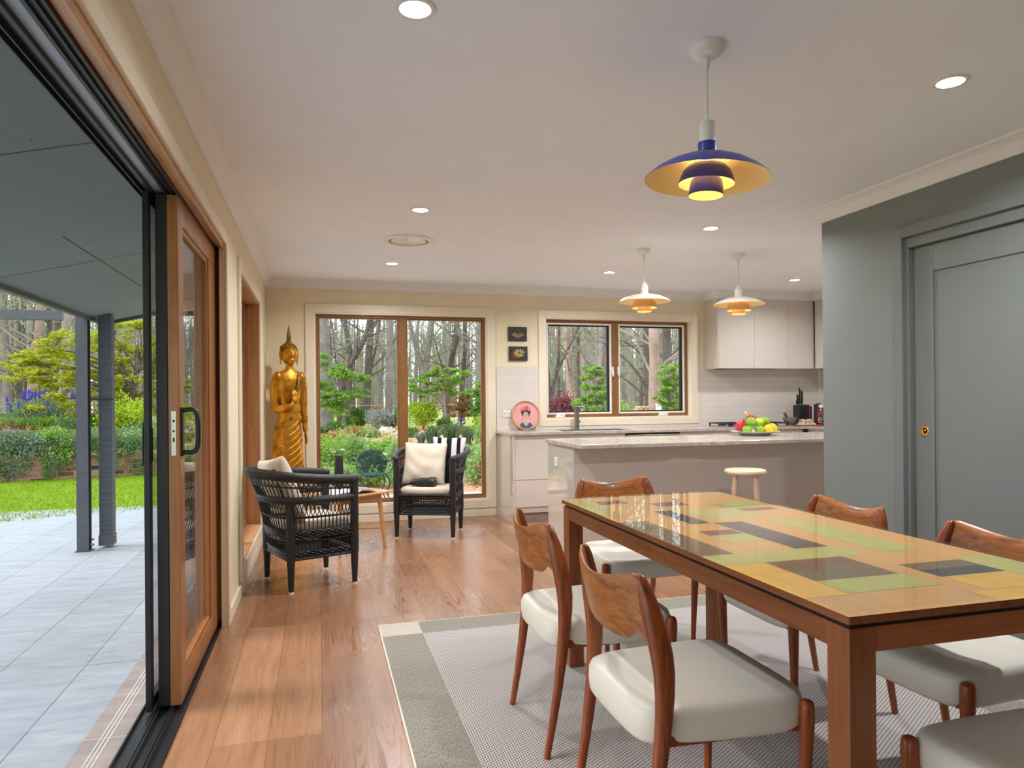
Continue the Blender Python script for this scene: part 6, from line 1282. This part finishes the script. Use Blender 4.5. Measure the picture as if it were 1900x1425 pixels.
for u, d, w_, h_, n_, sz, m_, nm, lb in ((238, 14.6, .55, .85, 3600, .07, L_LIME, 'fern_leaf_shrub', 'bright green feathery shrub under the yellow maple'), (192, 15.6, .5, .7, 2600, .07, L_DARK, 'dark_shrub', 'dark green shrub between the two patio posts'), (176, 14.8, .3, .45, 1400, .05, L_MID, 'green_shrub', 'small green shrub showing between the patio posts'),
       (262, 14.4, .4, .5, 1800, .06, L_GREY, 'grey_shrub', 'grey-green shrub beside the door frame under the maple'), (228, 14.2, .35, .38, 1500, .06, L_DARK, 'dark_shrub', 'small dark shrub in front of the maple trunk'),
       (6, 14.9, .42, .52, 2600, .045, L_RED, 'red_shrub', 'reddish-brown shrub at the far left of the terrace bed'), (40, 14.7, .42, .38, 2600, .045, L_RED, 'red_shrub', 'reddish-brown shrub below the violet flowers'), (104, 14.9, .36, .34, 1900, .045, L_RED, 'red_shrub', 'small reddish-brown shrub left of the steel post'),
       (70, 14.9, .26, .32, 1300, .05, L_LIME, 'lime_shrub', 'bright green low shrub between two reddish shrubs'), (128, 15.2, .3, .55, 1600, .05, L_GREY, 'grey_shrub', 'upright grey-green shrub just left of the steel post'), (95, 16.0, .55, .5, 1800, .08, L_LIME, 'lime_shrub', 'yellow-green leafy shrub in front of the violet flowers'), (150, 16, .5, .5, 1600, .08, L_MID, 'green_shrub', 'mid green shrub behind the steel post')):
    p = LT(u, d); bush(nm, lb, 'shrub', p, w_, h_, n_, sz, m_, k=11)
for u, d, lb in ((20, 15.6, 'green strap-leaved clump at the left of the terrace bed'), (45, 15.7, 'green strap-leaved clump second from the left'), (72, 15.6, 'green strap-leaved clump in the middle of the terrace bed'), (110, 15.8, 'green strap-leaved clump right of the middle'), (-8, 15.8, 'green strap-leaved clump cut by the left picture edge')):
    clump('strap_leaf_clump', lb, 'plant', LT(u, d), .42, .62, 110, L_MID, wd=.035, arch=.4)
SEED[0] += 1; rng = np.random.default_rng(SEED[0]); p = LT(84, 17.4); E_ = thing('echium', 'big blue-green mound covered with violet flower spikes behind the lawn', 'plant', p)
cl = lumps(rng, .95, .8, 1.05, 16, .35, .5)+[((0, 0, .45), (.8, .7, .5))]; leafmesh('foliage', cloud(rng, cl, 5200), .10, L_GREY, E_, rng, .1, -.3, .25); rr2 = random.Random(6)
for i in range(46):
    a = rr2.uniform(0, 6.28); q = rr2.uniform(0, 1)**.5; x, y = q*.98*math.cos(a), q*.7*math.sin(a); z = .62+.48*math.sqrt(max(0, 1-q*q)); L2 = rr2.uniform(.14, .24)
    b = MB(); b.tube([(x, y, z), (x*1.02, y, z+L2*.3), (x*1.04, y, z+L2*.8), (x*1.05, y, z+L2)], [.016, .034, .026, .004], 7); b.build('flower_spike', P_BLUE, E_)
E2 = thing('echium', 'smaller blue-green mound with violet spikes at the left picture edge', 'plant', LT(-2, 17.4)); leafmesh('foliage', cloud(rng, lumps(rng, .5, .5, .8, 8, .4), 1600), .10, L_GREY, E2, rng, .1, -.3, .25)
for i in range(10):
    a = rr2.uniform(0, 6.28); q = rr2.uniform(0, 1); x, y = q*.5*math.cos(a), q*.4*math.sin(a); b = MB(); b.tube([(x, y, .7), (x, y, .78), (x, y, .9)], [.016, .034, .004], 7); b.build('flower_spike', P_BLUE, E2)
# trailing shrubs spilling over the brick wall
tl = ['at the far left of the brick wall', 'silvery, second from the left on the brick wall', 'third from the left on the brick wall', 'above the dark bricks left of the steel post', 'just left of the steel post', 'between the two patio posts', 'right of the timber post', 'beside the black door frame', 'left of the picture edge']
for i, (u, m_) in enumerate(((5, L_GREY), (32, L_SILV), (62, L_GREY), (95, L_MID), (128, L_GREY), (176, L_GREY), (226, L_GREY), (258, L_ROSE), (-28, L_GREY))):
    a = (u-0)/268; xw_ = -4.93+a*2.0; yw = 13.0+a*.42 
    SEED[0] += 1; rng = np.random.default_rng(SEED[0]); o = thing('trailing_rosemary', 'trailing grey-green rosemary '+tl[i] if i != 1 else 'trailing rosemary, silvery, second from the left on the brick wall', 'shrub', (xw_, yw+.18, .30))
    cl = lumps(rng, .42, .34, .48, 12, .34, .45)+[((rng.uniform(-.3, .3), -.24, rng.uniform(-.22, .05)), (.10, .06, .16)) for _ in range(3)]+[((0, -.12, .12), (.34, .16, .16))]
    leafmesh('foliage', cloud(rng, cl, 3600), .05, m_, o, rng, 0, -.1, .3)
    b = MB()
    for c, r_ in cl[:8]: b.tube([(0, 0, 0), c], [.012, .003], 5)
    b.build('stems', BARK2, o)
# grass blades on the lawn
rng = np.random.default_rng(9); P_ = []
while len(P_) < 42000:
    x, y = rng.uniform(-9, -.3), rng.uniform(7, 13.3)
    if y > np.interp(x, [-9, -8, -5.2, -3.26, -2.5, -2, -1.2, -.2], [5, 5.5, 7.5, 8.57, 8.93, 9.05, 9.27, 9.5]) and y < np.interp(x, [-9, -6.5, -4.93, -2.94, -.3], [11.7, 12.5, 12.9, 13.3, 13.5]): P_.append((x, y, -.038+.012))
go = leafmesh('lawn_grass', P_, .05, leafm('lawn_blades', srgb(108, 142, 26), srgb(132, 164, 40), srgb(156, 180, 62), .3), None, rng, 0, -2.5, .14); tag(go, 'short bright green grass blades covering the lawn', 'grass', kind='stuff')
# mulch chips
rng = np.random.default_rng(12); P_ = [(rng.uniform(.1, 14), rng.uniform(9.4, 30), -.045) for _ in range(9000)]
mo = leafmesh('mulch_chips', P_, .10, leafm('bark_chips', srgb(150, 104, 70), srgb(206, 160, 118), srgb(226, 190, 156), 0), None, rng, .75, 0, .35); tag(mo, 'loose orange-tan bark chips on the garden beds', 'mulch', kind='stuff')
# rocks on the bed edge
for i, (u, v, r_, lb) in enumerate(((606, 838, .30, 'flat grey rock at the left window edge'), (622, 842, .22, 'smaller flat grey rock beside the larger one'), (690, 836, .22, 'flat tan rock behind the rose bushes'), (862, 838, .16, 'small grey rock by the irises'))):
    p = gp(u, v); b = MB(); b.ell((0, 0, .02), (r_, r_*.7, r_*.35), 12, 8); o = b.build('garden_rock', STONE, smooth=True, loc=tuple(p)); tag(o, lb, 'rock')
# ---------------------------------------------------------------- ornate green garden chair
GCM = M_('verdigris_cast_metal', srgb(34, 74, 66), .45, .3, var=.25, vscale=14)
GC = thing('garden_chair', 'ornate dark green cast metal garden chair outside the window', 'chair', (.655, 9.0, -.032), R_(8), scale=.82)
MB().lathe([(.001, .42), (.20, .42), (.215, .412), (.215, .40), (.001, .40)], n=36).build('seat', GCM, GC, smooth=True)
b = MB(); b.tube([(.24*math.cos(a), .17+.02*math.sin(a), .55+.21*math.sin(a)) for a in [2*math.pi*i/30 for i in range(30)]], .012, 6, closed=True)
rng = random.Random(4)
for i in range(150):
    a = rng.uniform(0, 6.28); q = math.sqrt(rng.random())*.95; x, z = .23*q*math.cos(a), .55+.2*q*math.sin(a); t = rng.uniform(0, 6.28); r_ = rng.uniform(.018, .032)
    b.tube([(x+r_*math.cos(t+k*.9), .175, z+r_*math.sin(t+k*.9)) for k in range(6)], .006, 5); b.ell((x, .172, z), (.014, .006, .020), 6, 4)
b.build('backrest', GCM, GC, smooth=True)
for s_ in (-1, 1):
    MB().tube(bez([(s_*.24, .16, .58), (s_*.27, .02, .60), (s_*.27, -.13, .58), (s_*.25, -.17, .50), (s_*.20, -.14, .41)], 4), .011, 7).build('arm', GCM, GC, smooth=True)
    for y_ in (-.15, .15): MB().tube(bez([(s_*.16, y_, .40), (s_*.21, y_*1.2, .28), (s_*.17, y_*1.1, .12), (s_*.22, y_*1.35, 0)], 4), [.016]*5+[.013]*5+[.011]*3, 7).build('leg', GCM, GC, smooth=True)
